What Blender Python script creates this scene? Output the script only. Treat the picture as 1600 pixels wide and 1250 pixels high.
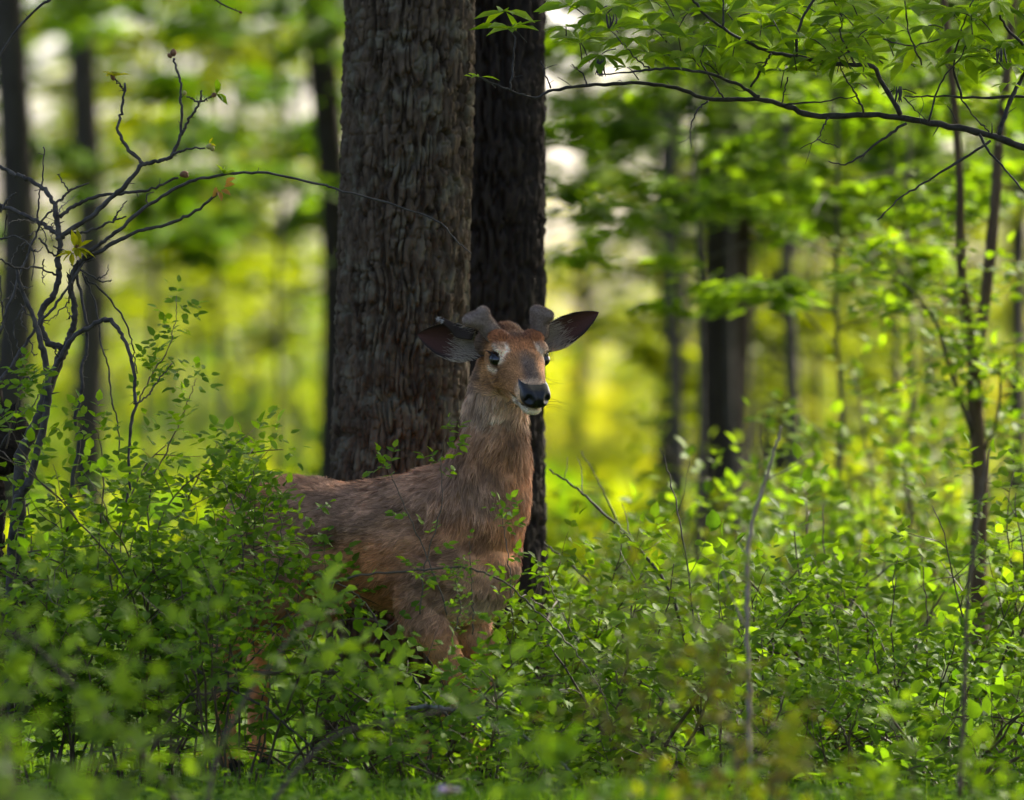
import bpy, math, random
import numpy as np
from mathutils import Vector, Matrix

# ------------------------------------------------------------------ camera, sky, sun, exposure
for o in list(bpy.data.objects):
    bpy.data.objects.remove(o)
scene = bpy.context.scene
CAM_Z = 1.12
FPX = 10800.0                      # focal length in pixels of the 1600 px wide photograph
cam_d = bpy.data.cameras.new('camera')
cam_d.sensor_width = 36.0
cam_d.lens = 243.0
cam_d.clip_end = 2000.0
cam_d.clip_start = 0.1
cam_d.dof.use_dof = True
cam_d.dof.focus_distance = 19.85
cam_d.dof.aperture_fstop = 2.2
cam = bpy.data.objects.new('camera', cam_d)
scene.collection.objects.link(cam)
cam.location = (0, 0, CAM_Z)
cam.rotation_euler = (math.radians(90), 0, 0)
scene.camera = cam

SUN_AZ, SUN_EL = math.radians(40), math.radians(36)
S = Vector((math.sin(SUN_AZ) * math.cos(SUN_EL), math.cos(SUN_AZ) * math.cos(SUN_EL), math.sin(SUN_EL)))
world = bpy.data.worlds.new('World')
scene.world = world
world.use_nodes = True
nt = world.node_tree
bg = nt.nodes.get('Background') or nt.nodes.new('ShaderNodeBackground')
sky = nt.nodes.new('ShaderNodeTexSky')
sky.sky_type = 'NISHITA'
sky.sun_disc = False
sky.sun_elevation = SUN_EL
sky.sun_rotation = SUN_AZ
sky.air_density = 0.6
sky.dust_density = 4.0
sky.ozone_density = 1.0
nt.links.new(sky.outputs[0], bg.inputs[0])
bg.inputs[1].default_value = 0.15
sun_d = bpy.data.lights.new('sun', 'SUN')
sun_d.energy = 5.0
sun_d.angle = math.radians(0.6)
sun_d.color = (1.0, 0.93, 0.80)
sun = bpy.data.objects.new('sun', sun_d)
scene.collection.objects.link(sun)
sun.rotation_euler = S.to_track_quat('Z', 'Y').to_euler()
vs = scene.view_settings
vs.view_transform = 'Standard'
vs.look = 'None'
vs.exposure = 1.6
vs.gamma = 1.0
vs.use_curve_mapping = False
scene.cycles.use_denoising = True
scene.cycles.max_bounces = 8
scene.cycles.diffuse_bounces = 3
scene.cycles.glossy_bounces = 2
scene.cycles.transmission_bounces = 5
scene.cycles.sample_clamp_indirect = 6.0
scene.cycles.caustics_reflective = False
scene.cycles.caustics_refractive = False

# ------------------------------------------------------------------ helpers
rng = np.random.default_rng(7)
random.seed(7)
COL = scene.collection


def at(px, py, d):
    return np.array([(px - 800.0) / FPX * d, d, CAM_Z + (625.0 - py) / FPX * d])


def norm(v):
    v = np.asarray(v, float)
    return v / np.maximum(np.linalg.norm(v, axis=-1, keepdims=True), 1e-9)


def _hash(ix, iy, iz, seed):
    h = (ix.astype(np.int64) * 374761393 + iy.astype(np.int64) * 668265263 + iz.astype(np.int64) * 2147483647 + seed * 144665) & 0xFFFFFFFF
    h = ((h ^ (h >> 13)) * 1274126177) & 0xFFFFFFFF
    h = ((h ^ (h >> 15)) * 2246822519) & 0xFFFFFFFF
    h = h ^ (h >> 16)
    return (h & 0xFFFFFF) / float(0xFFFFFF)


def vnoise(p, seed=0):
    p = np.asarray(p, float)
    i = np.floor(p).astype(np.int64)
    f = p - i
    f = f * f * f * (f * (f * 6 - 15) + 10)
    r = 0
    for dx in (0, 1):
        wx = f[:, 0] if dx else 1 - f[:, 0]
        for dy in (0, 1):
            wy = f[:, 1] if dy else 1 - f[:, 1]
            for dz in (0, 1):
                wz = f[:, 2] if dz else 1 - f[:, 2]
                r = r + wx * wy * wz * _hash(i[:, 0] + dx, i[:, 1] + dy, i[:, 2] + dz, seed)
    return r * 2 - 1


def fbm(p, octv=4, seed=0, gain=0.5):
    a, s, t = 1.0, 0.0, 0.0
    p = np.asarray(p, float)
    for k in range(octv):
        s = s + a * vnoise(p * (2.03 ** k) + 17.3 * k, seed + k)
        t += a
        a *= gain
    return s / t


def sstep(a, b, x):
    t = np.clip((x - a) / (b - a), 0, 1)
    return t * t * (3 - 2 * t)


def mk_mesh(name, V, quads=None, tris=None, col=None, smooth=True):
    me = bpy.data.meshes.new(name)
    V = np.asarray(V, np.float32)
    nq = 0 if quads is None else len(quads)
    ntr = 0 if tris is None else len(tris)
    me.vertices.add(len(V))
    me.vertices.foreach_set('co', V.ravel())
    parts, tot = [], []
    if nq:
        parts.append(np.asarray(quads, np.int32).ravel())
        tot.append(np.full(nq, 4, np.int32))
    if ntr:
        parts.append(np.asarray(tris, np.int32).ravel())
        tot.append(np.full(ntr, 3, np.int32))
    li = np.concatenate(parts)
    lt = np.concatenate(tot)
    me.loops.add(len(li))
    me.loops.foreach_set('vertex_index', li)
    me.polygons.add(len(lt))
    me.polygons.foreach_set('loop_start', np.concatenate([[0], np.cumsum(lt)[:-1]]).astype(np.int32))
    try:
        me.polygons.foreach_set('loop_total', lt)
    except Exception:
        pass
    me.update(calc_edges=True)
    me.validate()
    if col is not None:
        a = me.attributes.new('Col', 'FLOAT_COLOR', 'POINT')
        c = np.ones((len(V), 4), np.float32)
        c[:, :3] = col
        a.data.foreach_set('color', c.ravel())
    if smooth:
        me.polygons.foreach_set('use_smooth', np.ones(len(me.polygons), bool))
    return me


def obj(name, me, mat=None, parent=None, loc=None):
    o = bpy.data.objects.new(name, me)
    COL.objects.link(o)
    if mat is not None and me is not None and len(me.materials) == 0:
        me.materials.append(mat)
    if parent is not None:
        o.parent = parent
    if loc is not None:
        o.location = loc
    return o


def tag(o, label=None, cat=None, group=None, kind=None):
    if label:
        o['label'] = label
    if cat:
        o['category'] = cat
    if group:
        o['group'] = group
    if kind:
        o['kind'] = kind
    return o


def thing(name, loc, label, cat, group=None):
    o = bpy.data.objects.new(name, None)
    o.empty_display_size = 0.1
    COL.objects.link(o)
    o.location = [float(x) for x in loc]
    return tag(o, label, cat, group)


class MB:
    """collects vertices, quads and triangles (and colours) for one mesh"""
    def __init__(s):
        s.V, s.Q, s.T, s.C, s.n = [], [], [], [], 0

    def add(s, V, Q=None, T=None, C=None):
        V = np.asarray(V, float)
        s.V.append(V)
        if Q is not None and len(Q):
            s.Q.append(np.asarray(Q) + s.n)
        if T is not None and len(T):
            s.T.append(np.asarray(T) + s.n)
        if C is not None:
            s.C.append(np.broadcast_to(np.asarray(C, float), (len(V), 3)))
        s.n += len(V)
        return s

    def mesh(s, name, off=(0, 0, 0), smooth=True):
        V = np.concatenate(s.V) - np.asarray(off, float)
        return mk_mesh(name, V, np.concatenate(s.Q) if s.Q else None, np.concatenate(s.T) if s.T else None,
                       np.concatenate(s.C) if s.C else None, smooth)


def spline(P, n):
    """Catmull-Rom through the points, n samples"""
    P = np.asarray(P, float)
    if len(P) == 2:
        t = np.linspace(0, 1, n)[:, None]
        return P[0] * (1 - t) + P[1] * t
    Q = np.concatenate([[2 * P[0] - P[1]], P, [2 * P[-1] - P[-2]]])
    t = np.linspace(0, len(P) - 1 - 1e-6, n)
    i = t.astype(int)
    f = (t - i)[:, None]
    a, b, c, d = Q[i], Q[i + 1], Q[i + 2], Q[i + 3]
    return 0.5 * (2 * b + (c - a) * f + (2 * a - 5 * b + 4 * c - d) * f ** 2 + (3 * b - a - 3 * c + d) * f ** 3)


def frames(P):
    T = norm(np.gradient(P, axis=0))
    ref = np.array([0, 0, 1.0]) if abs(T[0][2]) < 0.9 else np.array([1.0, 0, 0])
    U = norm(np.cross(ref, T[0]))
    Us = [U]
    for k in range(1, len(P)):
        U = Us[-1] - T[k] * np.dot(Us[-1], T[k])
        Us.append(norm(U))
    Us = np.array(Us)
    return T, Us, np.cross(T, Us)


def tube(mb, P, R, k=6, C=None, knob=0.0):
    P = np.asarray(P, float)
    n = len(P)
    R = np.broadcast_to(np.asarray(R, float), (n,)).copy()
    if knob:
        R = R * (1 + knob * rng.normal(0, 1, n).clip(-1.2, 2))
    T, U, W = frames(P)
    a = np.arange(k) / k * 2 * math.pi
    V = P[:, None, :] + R[:, None, None] * (np.cos(a)[None, :, None] * U[:, None, :] + np.sin(a)[None, :, None] * W[:, None, :])
    V = V.reshape(-1, 3)
    i = np.arange(n - 1)[:, None] * k
    j = np.arange(k)[None, :]
    j2 = (j + 1) % k
    Q = np.stack([i + j, i + j2, i + k + j2, i + k + j], -1).reshape(-1, 4)
    V = np.concatenate([V, [P[0] - T[0] * R[0] * .3], [P[-1] + T[-1] * R[-1] * .5]])
    jj = np.arange(k)
    T1 = np.stack([np.full(k, n * k), (jj + 1) % k, jj], -1)
    T2 = np.stack([np.full(k, n * k + 1), (n - 1) * k + jj, (n - 1) * k + (jj + 1) % k], -1)
    mb.add(V, Q, np.concatenate([T1, T2]), C)


def loft(mb, C, A, B, UA, UB, k=20, pw=2.0):
    """rings round centres C with half axes A along UA and B along UB"""
    n = len(C)
    a = np.arange(k) / k * 2 * math.pi
    ca, sa = np.cos(a), np.sin(a)
    ca = np.sign(ca) * np.abs(ca) ** (2 / pw)
    sa = np.sign(sa) * np.abs(sa) ** (2 / pw)
    C, A, B = np.asarray(C, float), np.asarray(A, float), np.asarray(B, float)
    UA = np.broadcast_to(np.asarray(UA, float), (n, 3))
    UB = np.broadcast_to(np.asarray(UB, float), (n, 3))
    V = C[:, None] + A[:, None, None] * ca[None, :, None] * UA[:, None] + B[:, None, None] * sa[None, :, None] * UB[:, None]
    V = V.reshape(-1, 3)
    i = np.arange(n - 1)[:, None] * k
    j = np.arange(k)[None, :]
    j2 = (j + 1) % k
    Q = np.stack([i + j, i + j2, i + k + j2, i + k + j], -1).reshape(-1, 4)
    V = np.concatenate([V, [C[0]], [C[-1]]])
    jj = np.arange(k)
    T1 = np.stack([np.full(k, n * k), (jj + 1) % k, jj], -1)
    T2 = np.stack([np.full(k, n * k + 1), (n - 1) * k + jj, (n - 1) * k + (jj + 1) % k], -1)
    mb.add(V, Q, np.concatenate([T1, T2]))


def resamp(A, n):
    A = np.asarray(A, float)
    return spline(A, n)


def voxel(me, size, smooth=2):
    """union of overlapping closed shells into one continuous surface"""
    o = bpy.data.objects.new('tmp', me)
    COL.objects.link(o)
    m = o.modifiers.new('r', 'REMESH')
    m.mode = 'VOXEL'
    m.voxel_size = size
    m.use_smooth_shade = True
    if smooth:
        s = o.modifiers.new('s', 'SMOOTH')
        s.iterations = smooth
        s.factor = 0.5
    dg = bpy.context.evaluated_depsgraph_get()
    dg.update()
    r = bpy.data.meshes.new_from_object(o.evaluated_get(dg), depsgraph=dg)
    bpy.data.objects.remove(o)
    return r


def verts_of(me):
    v = np.empty(len(me.vertices) * 3, np.float32)
    me.vertices.foreach_get('co', v)
    return v.reshape(-1, 3).astype(float)


def set_col(me, c):
    a = me.attributes.get('Col') or me.attributes.new('Col', 'FLOAT_COLOR', 'POINT')
    cc = np.ones((len(me.vertices), 4), np.float32)
    cc[:, :3] = c
    a.data.foreach_set('color', cc.ravel())


# ------------------------------------------------------------------ materials
def new_mat(name):
    m = bpy.data.materials.new(name)
    m.use_nodes = True
    n = m.node_tree.nodes
    l = m.node_tree.links
    b = n['Principled BSDF']
    return m, n, l, b


def leaf_mat(name, source, rough=0.55, trans=0.5, spec=0.12):
    m, n, l, b = new_mat(name)
    out = n['Material Output']
    if source == 'attr':
        c = n.new('ShaderNodeAttribute')
        c.attribute_name = 'Col'
        co = c.outputs['Color']
    else:
        c = n.new('ShaderNodeObjectInfo')
        co = c.outputs['Color']
    nz = n.new('ShaderNodeTexNoise')
    nz.inputs['Scale'].default_value = 60
    hs = n.new('ShaderNodeHueSaturation')
    mr = n.new('ShaderNodeMapRange')
    mr.inputs[3].default_value = 0.75
    mr.inputs[4].default_value = 1.25
    geo = n.new('ShaderNodeNewGeometry')
    l.new(geo.outputs['Position'], nz.inputs['Vector'])
    l.new(nz.outputs['Fac'], mr.inputs[0])
    l.new(mr.outputs[0], hs.inputs['Value'])
    l.new(co, hs.inputs['Color'])
    l.new(hs.outputs[0], b.inputs['Base Color'])
    b.inputs['Roughness'].default_value = rough
    b.inputs['Specular IOR Level'].default_value = spec
    tr = n.new('ShaderNodeBsdfTranslucent')
    mu = n.new('ShaderNodeMix')
    mu.data_type = 'RGBA'
    mu.blend_type = 'MULTIPLY'
    mu.inputs[0].default_value = 1.0
    l.new(hs.outputs[0], mu.inputs[6])
    mu.inputs[7].default_value = (1.6, 1.75, 0.40, 1)
    l.new(mu.outputs[2], tr.inputs['Color'])
    mx = n.new('ShaderNodeMixShader')
    mx.inputs[0].default_value = trans
    l.new(b.outputs[0], mx.inputs[1])
    l.new(tr.outputs[0], mx.inputs[2])
    l.new(mx.outputs[0], out.inputs['Surface'])
    return m


def attr_mat(name, rough=0.8, spec=0.2, sheen=0.0, bump=0.0, bscale=200.0):
    m, n, l, b = new_mat(name)
    c = n.new('ShaderNodeAttribute')
    c.attribute_name = 'Col'
    l.new(c.outputs['Color'], b.inputs['Base Color'])
    b.inputs['Roughness'].default_value = rough
    b.inputs['Specular IOR Level'].default_value = spec
    if sheen:
        b.inputs['Sheen Weight'].default_value = sheen
    if bump:
        nz = n.new('ShaderNodeTexNoise')
        nz.inputs['Scale'].default_value = bscale
        tc = n.new('ShaderNodeTexCoord')
        l.new(tc.outputs['Object'], nz.inputs['Vector'])
        bp = n.new('ShaderNodeBump')
        bp.inputs['Strength'].default_value = bump
        bp.inputs['Distance'].default_value = 0.003
        l.new(nz.outputs['Fac'], bp.inputs['Height'])
        l.new(bp.outputs[0], b.inputs['Normal'])
    return m


def noise_mat(name, c1, c2, scale=8.0, rough=0.9, bump=0.3, bdist=0.01, stretch=(1, 1, 1), spec=0.15, c3=None, scale3=3.0):
    m, n, l, b = new_mat(name)
    tc = n.new('ShaderNodeTexCoord')
    mp = n.new('ShaderNodeMapping')
    mp.inputs['Scale'].default_value = stretch
    l.new(tc.outputs['Object'], mp.inputs['Vector'])
    nz = n.new('ShaderNodeTexNoise')
    nz.inputs['Scale'].default_value = scale
    nz.inputs['Detail'].default_value = 8
    nz.inputs['Roughness'].default_value = 0.65
    l.new(mp.outputs[0], nz.inputs['Vector'])
    cr = n.new('ShaderNodeValToRGB')
    cr.color_ramp.elements[0].position = 0.35
    cr.color_ramp.elements[1].position = 0.65
    cr.color_ramp.elements[0].color = (*c1, 1)
    cr.color_ramp.elements[1].color = (*c2, 1)
    l.new(nz.outputs['Fac'], cr.inputs[0])
    src = cr.outputs[0]
    if c3 is not None:
        n3 = n.new('ShaderNodeTexNoise')
        n3.inputs['Scale'].default_value = scale3
        n3.inputs['Detail'].default_value = 5
        l.new(tc.outputs['Object'], n3.inputs['Vector'])
        r3 = n.new('ShaderNodeValToRGB')
        r3.color_ramp.elements[0].position = 0.52
        r3.color_ramp.elements[1].position = 0.62
        l.new(n3.outputs['Fac'], r3.inputs[0])
        mx = n.new('ShaderNodeMix')
        mx.data_type = 'RGBA'
        l.new(r3.outputs[0], mx.inputs[0])
        l.new(src, mx.inputs[6])
        mx.inputs[7].default_value = (*c3, 1)
        src = mx.outputs[2]
    l.new(src, b.inputs['Base Color'])
    b.inputs['Roughness'].default_value = rough
    b.inputs['Specular IOR Level'].default_value = spec
    if bump:
        bp = n.new('ShaderNodeBump')
        bp.inputs['Strength'].default_value = bump
        bp.inputs['Distance'].default_value = bdist
        l.new(nz.outputs['Fac'], bp.inputs['Height'])
        l.new(bp.outputs[0], b.inputs['Normal'])
    return m


M = {}
M['leaf'] = leaf_mat('leaf', 'attr')
M['leaf_piece'] = leaf_mat('leaf_piece', 'obj')
M['grass'] = leaf_mat('grass', 'attr', 0.5, 0.4)
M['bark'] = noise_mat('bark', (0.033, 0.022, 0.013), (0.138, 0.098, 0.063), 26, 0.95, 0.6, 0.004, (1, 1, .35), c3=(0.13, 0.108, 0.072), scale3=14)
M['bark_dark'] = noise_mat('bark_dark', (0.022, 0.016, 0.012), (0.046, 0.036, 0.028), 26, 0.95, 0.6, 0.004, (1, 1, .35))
M['bark_far'] = noise_mat('bark_far', (0.035, 0.028, 0.023), (0.075, 0.063, 0.052), 12, 0.95, 0.8, 0.02, (1, 1, .3))
M['twig'] = noise_mat('twig', (0.024, 0.018, 0.013), (0.085, 0.072, 0.058), 30, 0.7, 0.4, 0.002, spec=0.3)
M['bark_brown'] = noise_mat('bark_brown', (0.065, 0.042, 0.026), (0.14, 0.095, 0.06), 20, 0.9, 0.6, 0.006, (1, 1, .3))
M['twig_dark'] = noise_mat('twig_dark', (0.022, 0.018, 0.015), (0.065, 0.055, 0.048), 40, 0.7, 0.4, 0.002, spec=0.25)
M['cane'] = noise_mat('cane', (0.060, 0.040, 0.024), (0.12, 0.085, 0.045), 30, 0.6, 0.3, 0.001, spec=0.3)
M['cane_green'] = noise_mat('cane_green', (0.07, 0.075, 0.025), (0.13, 0.11, 0.045), 20, 0.6, 0.2, 0.001, spec=0.3)
M['dry'] = noise_mat('dry', (0.20, 0.145, 0.10), (0.38, 0.30, 0.22), 30, 0.8, 0.3, 0.001)
M['lichen'] = noise_mat('lichen', (0.05, 0.042, 0.035), (0.28, 0.27, 0.24), 45, 0.9, 0.4, 0.002)
M['rot'] = noise_mat('rot', (0.012, 0.009, 0.007), (0.05, 0.036, 0.026), 18, 0.95, 1.0, 0.02)
M['ground'] = noise_mat('ground', (0.045, 0.060, 0.016), (0.09, 0.105, 0.028), 3.0, 0.95, 0.5, 0.03, c3=(0.07, 0.05, 0.03), scale3=1.2)
M['coat'] = attr_mat('coat', 0.65, 0.18)
M['hide'] = attr_mat('hide', 0.85, 0.1, 0, 0.6, 220)
M['velvet'] = noise_mat('velvet', (0.20, 0.145, 0.115), (0.33, 0.245, 0.195), 160, 0.85, 0.5, 0.002, spec=0.15)
M['velvet'].node_tree.nodes['Principled BSDF'].inputs['Sheen Weight'].default_value = 0.8
M['velvet'].node_tree.nodes['Principled BSDF'].inputs['Sheen Tint'].default_value = (1.0, 0.75, 0.55, 1)
M['nose'] = noise_mat('nose', (0.006, 0.006, 0.007), (0.013, 0.012, 0.012), 240, 0.40, 0.5, 0.0015, spec=0.35)
m, n_, l_, b_ = new_mat('eye')
b_.inputs['Base Color'].default_value = (0.006, 0.004, 0.004, 1)
b_.inputs['Roughness'].default_value = 0.06
b_.inputs['Specular IOR Level'].default_value = 0.7
M['eye'] = m
M['hoof'] = noise_mat('hoof', (0.012, 0.010, 0.009), (0.03, 0.025, 0.02), 40, 0.5, 0.2, 0.001)
M['bud'] = noise_mat('bud', (0.10, 0.045, 0.022), (0.26, 0.13, 0.06), 90, 0.6, 0.4, 0.001)
M['bud_pale'] = noise_mat('bud_pale', (0.30, 0.26, 0.07), (0.42, 0.36, 0.12), 60, 0.6, 0.2, 0.001)
M['petal'] = leaf_mat('petal', 'obj', 0.5, 0.35)
M['flower_eye'] = noise_mat('flower_eye', (0.35, 0.30, 0.10), (0.45, 0.38, 0.15), 200, 0.7, 0.2, 0.001)

# ------------------------------------------------------------------ leaves
# outline templates: length along +X (0..1), width along Y, normal Z
def leaf_template(w=0.30, fold=0.12, droop=0.12, kind='ovate'):
    if kind == 'lance':
        xs = [0.0, 0.30, 0.62, 1.0]
        ws = [0.0, 0.80 * w, 1.0 * w, 0.0]
    else:
        xs = [0.0, 0.28, 0.66, 1.0]
        ws = [0.0, 1.0 * w, 0.82 * w, 0.0]
    V = []
    for x, ww in zip(xs, ws):
        V.append((x, 0, -droop * x * x))
    for x, ww in zip(xs[1:3], ws[1:3]):
        V.append((x, ww, fold * ww * 2 - droop * x * x))
    for x, ww in zip(xs[1:3], ws[1:3]):
        V.append((x, -ww, fold * ww * 2 - droop * x * x))
    # 0 base,1,2 mid,3 tip | 4,5 left | 6,7 right
    T = [(0, 1, 4), (2, 3, 5), (0, 6, 1), (2, 7, 3)]
    Q = [(1, 2, 5, 4), (6, 7, 2, 1)]
    return np.array(V, float), np.array(Q), np.array(T)


def leaf_simple(w=0.30, fold=0.15, droop=0.1):
    V = np.array([(0, 0, 0), (1, 0, -droop), (0.30, w, fold * w), (0.72, w * .75, fold * w - droop * .4),
                  (0.30, -w, fold * w), (0.72, -w * .75, fold * w - droop * .4)], float)
    Q = np.array([(0, 1, 3, 2), (0, 4, 5, 1)])
    return V, Q, None


OV = leaf_template(0.32)
LA = leaf_template(0.17, 0.18, 0.22, 'lance')
SI = leaf_simple()


def frame_mats(D, N):
    D = norm(D)
    N = np.asarray(N, float)
    Y = norm(np.cross(N, D))
    Z = np.cross(D, Y)
    return np.stack([D, Y, Z], -1)          # columns


def leaves_mesh(name, tpl, P, D, N, Sz, C, off=(0, 0, 0), smooth=False):
    V, Q, T = tpl
    P = np.asarray(P) - np.asarray(off, float)
    R = frame_mats(D, N)
    W = np.einsum('nij,vj->nvi', R, V) * np.asarray(Sz)[:, None, None] + P[:, None]
    k = len(V)
    n = len(P)
    o = (np.arange(n) * k)[:, None, None]
    QQ = (Q[None] + o).reshape(-1, 4) if Q is not None else None
    TT = (T[None] + o).reshape(-1, 3) if T is not None else None
    CC = np.repeat(np.asarray(C), k, 0)
    return mk_mesh(name, W.reshape(-1, 3), QQ, TT, CC, smooth)


LEAF_DATA = {}


def leaf_data(tpl_key, var):
    key = (tpl_key, var)
    if key not in LEAF_DATA:
        r = np.random.default_rng(100 + var)
        if tpl_key == 'OV':
            t = leaf_template(0.30 + .05 * r.random(), .05 + .25 * r.random(), .3 * r.random() - .05)
        else:
            t = leaf_template(0.135 + .06 * r.random(), .1 + .25 * r.random(), .1 + .4 * r.random(), 'lance')
        me = mk_mesh('leaf', *t, None, False)
        me.materials.append(M['leaf_piece'])
        LEAF_DATA[key] = me
    return LEAF_DATA[key]


def leaf_objects(parent, base, tpl_key, P, D, N, Sz, C, name='leaf', mat=None):
    R = frame_mats(D, N)
    for i in range(len(P)):
        o = bpy.data.objects.new(name, leaf_data(tpl_key, i % 6))
        COL.objects.link(o)
        o.parent = parent
        mm = np.eye(4)
        mm[:3, :3] = R[i] * Sz[i]
        mm[:3, 3] = P[i] - base
        o.matrix_basis = Matrix(mm.tolist())
        o.color = (C[i][0], C[i][1], C[i][2], 1)


TONES = {  # base reflectance of the leaves, dark to bright
    'rose': ((0.060, 0.130, 0.010), (0.185, 0.295, 0.022)),
    'teal': ((0.075, 0.130, 0.016), (0.170, 0.25, 0.030)),
    'yellow': ((0.125, 0.160, 0.006), (0.275, 0.285, 0.012)),
    'young': ((0.095, 0.165, 0.010), (0.215, 0.30, 0.020)),
    'wood': ((0.055, 0.120, 0.006), (0.135, 0.21, 0.010)),
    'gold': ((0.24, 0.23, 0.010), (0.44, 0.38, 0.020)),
    'rust': ((0.085, 0.085, 0.012), (0.17, 0.14, 0.018)),
}


def tone(name, n, r=rng):
    a, b = (np.array(c) for c in TONES[name])
    t = r.random((n, 1)) ** 1.1
    c = a * (1 - t) + b * t
    return c * (0.85 + 0.3 * r.random((n, 1)))


def split_leaves(root, base, P, D, N, Sz, C, n_obj, tpl='OV', name='leaf'):
    """the leaves that show largest as pieces, the rest as one mass"""
    P, D, N, Sz, C = map(np.asarray, (P, D, N, Sz, C))
    if len(P) == 0:
        return
    dep = P[:, 1]
    px = Sz / dep
    u = np.abs(P[:, 0] / dep) < 0.074
    v = np.abs((P[:, 2] - CAM_Z) / dep) < 0.0575
    score = np.where(u & v, px * (1 + .25 * rng.random(len(P))), -1)
    order = np.argsort(-score)
    k = min(n_obj, int((score > 0).sum()))
    i, j = order[:k], order[k:]
    leaf_objects(root, base, tpl, P[i], D[i], N[i], Sz[i], C[i], name)
    if len(j):
        t = OV if tpl == 'OV' else LA
        o = obj('foliage', leaves_mesh('foliage', t, P[j], D[j], N[j], Sz[j], C[j], base), M['leaf'], root)
        o['kind'] = 'stuff'


# ------------------------------------------------------------------ ground and grass
def ground_z(x, y):
    x, y = np.asarray(x, float), np.asarray(y, float)
    p = np.stack([x * .5, y * .5, np.zeros_like(x)], -1)
    return 0.05 * fbm(p, 3, 5) * np.exp(-np.abs(y - 20) / 60)


def build_ground():
    s = np.linspace(-1, 1, 121)
    xs = np.sign(s) * np.abs(s) ** 2.2 * 600
    t = np.linspace(0, 1, 160)
    ys = -60 + 60 * np.minimum(t / .2, 1) + 1100 * np.clip((t - .2) / .8, 0, 1) ** 3
    X, Y = np.meshgrid(xs, ys)
    Z = ground_z(X.ravel(), Y.ravel())
    V = np.stack([X.ravel(), Y.ravel(), Z], -1)
    nx = len(xs)
    i, j = np.meshgrid(np.arange(len(ys) - 1), np.arange(nx - 1), indexing='ij')
    a = (i * nx + j).ravel()
    Q = np.stack([a, a + 1, a + nx + 1, a + nx], -1)
    o = obj('ground', mk_mesh('ground', V, Q), M['ground'])
    o['kind'] = 'structure'


build_ground()


def build_grass():
    n = 52000
    d = 16.8 + 16 * rng.random(n) ** 1.6
    x = (rng.random(n) * 2 - 1) * (d * .085)
    den = fbm(np.stack([x * 1.6, d * 1.6, 0 * x], -1), 3, 31)
    keep = den > -.35
    x, d, den = x[keep], d[keep], den[keep]
    n = len(x)
    P = np.stack([x, d, ground_z(x, d) - .01], -1)
    a = rng.random(n) * 2 * math.pi
    h = (0.05 + .09 * rng.random(n) ** 1.5) * (1 + .5 * den)
    lean = .1 + .7 * rng.random(n)
    out = np.stack([np.cos(a), np.sin(a), 0 * a], -1)
    side = np.stack([-np.sin(a), np.cos(a), 0 * a], -1)
    up = np.array([0, 0, 1.0])
    w = .0022 + .0025 * rng.random(n)
    p1 = P + up * (h * .55)[:, None] + out * (h * lean * .18)[:, None]
    p2 = P + up * (h * (1 - .25 * lean))[:, None] + out * (h * lean * .65)[:, None]
    V = np.stack([P - side * w[:, None], P + side * w[:, None], p1 + side * w[:, None] * .8, p1 - side * w[:, None] * .8, p2], 1)
    o = (np.arange(n) * 5)[:, None]
    Q = np.array([[0, 1, 2, 3]]) + o
    T = np.array([[3, 2, 4]]) + o
    c0, c1 = np.array((0.055, 0.125, 0.012)), np.array((0.15, 0.24, 0.025))
    t = rng.random((n, 1))
    C = np.repeat(c0 * (1 - t) + c1 * t, 5, 0)
    g = obj('grass', mk_mesh('grass', V.reshape(-1, 3), Q, T, C, False), M['grass'])
    tag(g, 'short fresh green grass under the shrubs and round the hooves', 'grass', kind='stuff')


build_grass()


def build_herbs():
    """low leafy ground cover"""
    n = 15000
    d = 17.2 + 12 * rng.random(n) ** 1.3
    x = (rng.random(n) * 2 - 1) * (d * .085)
    den = fbm(np.stack([x * 1.1, d * 1.1, 0 * x], -1), 3, 77)
    keep = den > -.05
    x, d = x[keep], d[keep]
    n = len(x)
    h = .02 + .11 * rng.random(n) ** 1.4
    P = np.stack([x, d, ground_z(x, d) + h], -1)
    a = rng.random(n) * 2 * math.pi
    D = np.stack([np.cos(a), np.sin(a), -.2 + .5 * rng.random(n)], -1)
    N = norm(np.stack([rng.normal(0, .35, n), rng.normal(-.15, .35, n), np.ones(n)], -1))
    Sz = .02 + .035 * rng.random(n)
    C = tone('rose', n)
    g = obj('ground_cover', leaves_mesh('ground_cover', SI, P, D, N, Sz, C), M['leaf'])
    tag(g, 'low leafy green ground cover growing between grass and shrubs', 'ground cover', kind='stuff')
    # dead leaves and small litter on the soil
    n = 2500
    d = 17.5 + 14 * rng.random(n)
    x = (rng.random(n) * 2 - 1) * (d * .085)
    P = np.stack([x, d, ground_z(x, d) + .012], -1)
    a = rng.random(n) * 6.283
    D = np.stack([np.cos(a), np.sin(a), rng.normal(0, .2, n)], -1)
    N = norm(np.stack([rng.normal(0, .3, n), rng.normal(0, .3, n), np.ones(n)], -1))
    g = obj('leaf_litter', leaves_mesh('leaf_litter', OV, P, D, N, .04 + .05 * rng.random(n),
            np.array((.13, .085, .05)) * (.5 + rng.random((n, 1)))), M['leaf'])
    tag(g, 'dry brown dead leaves lying on the forest floor', 'leaf litter', kind='stuff')


build_herbs()


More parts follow.
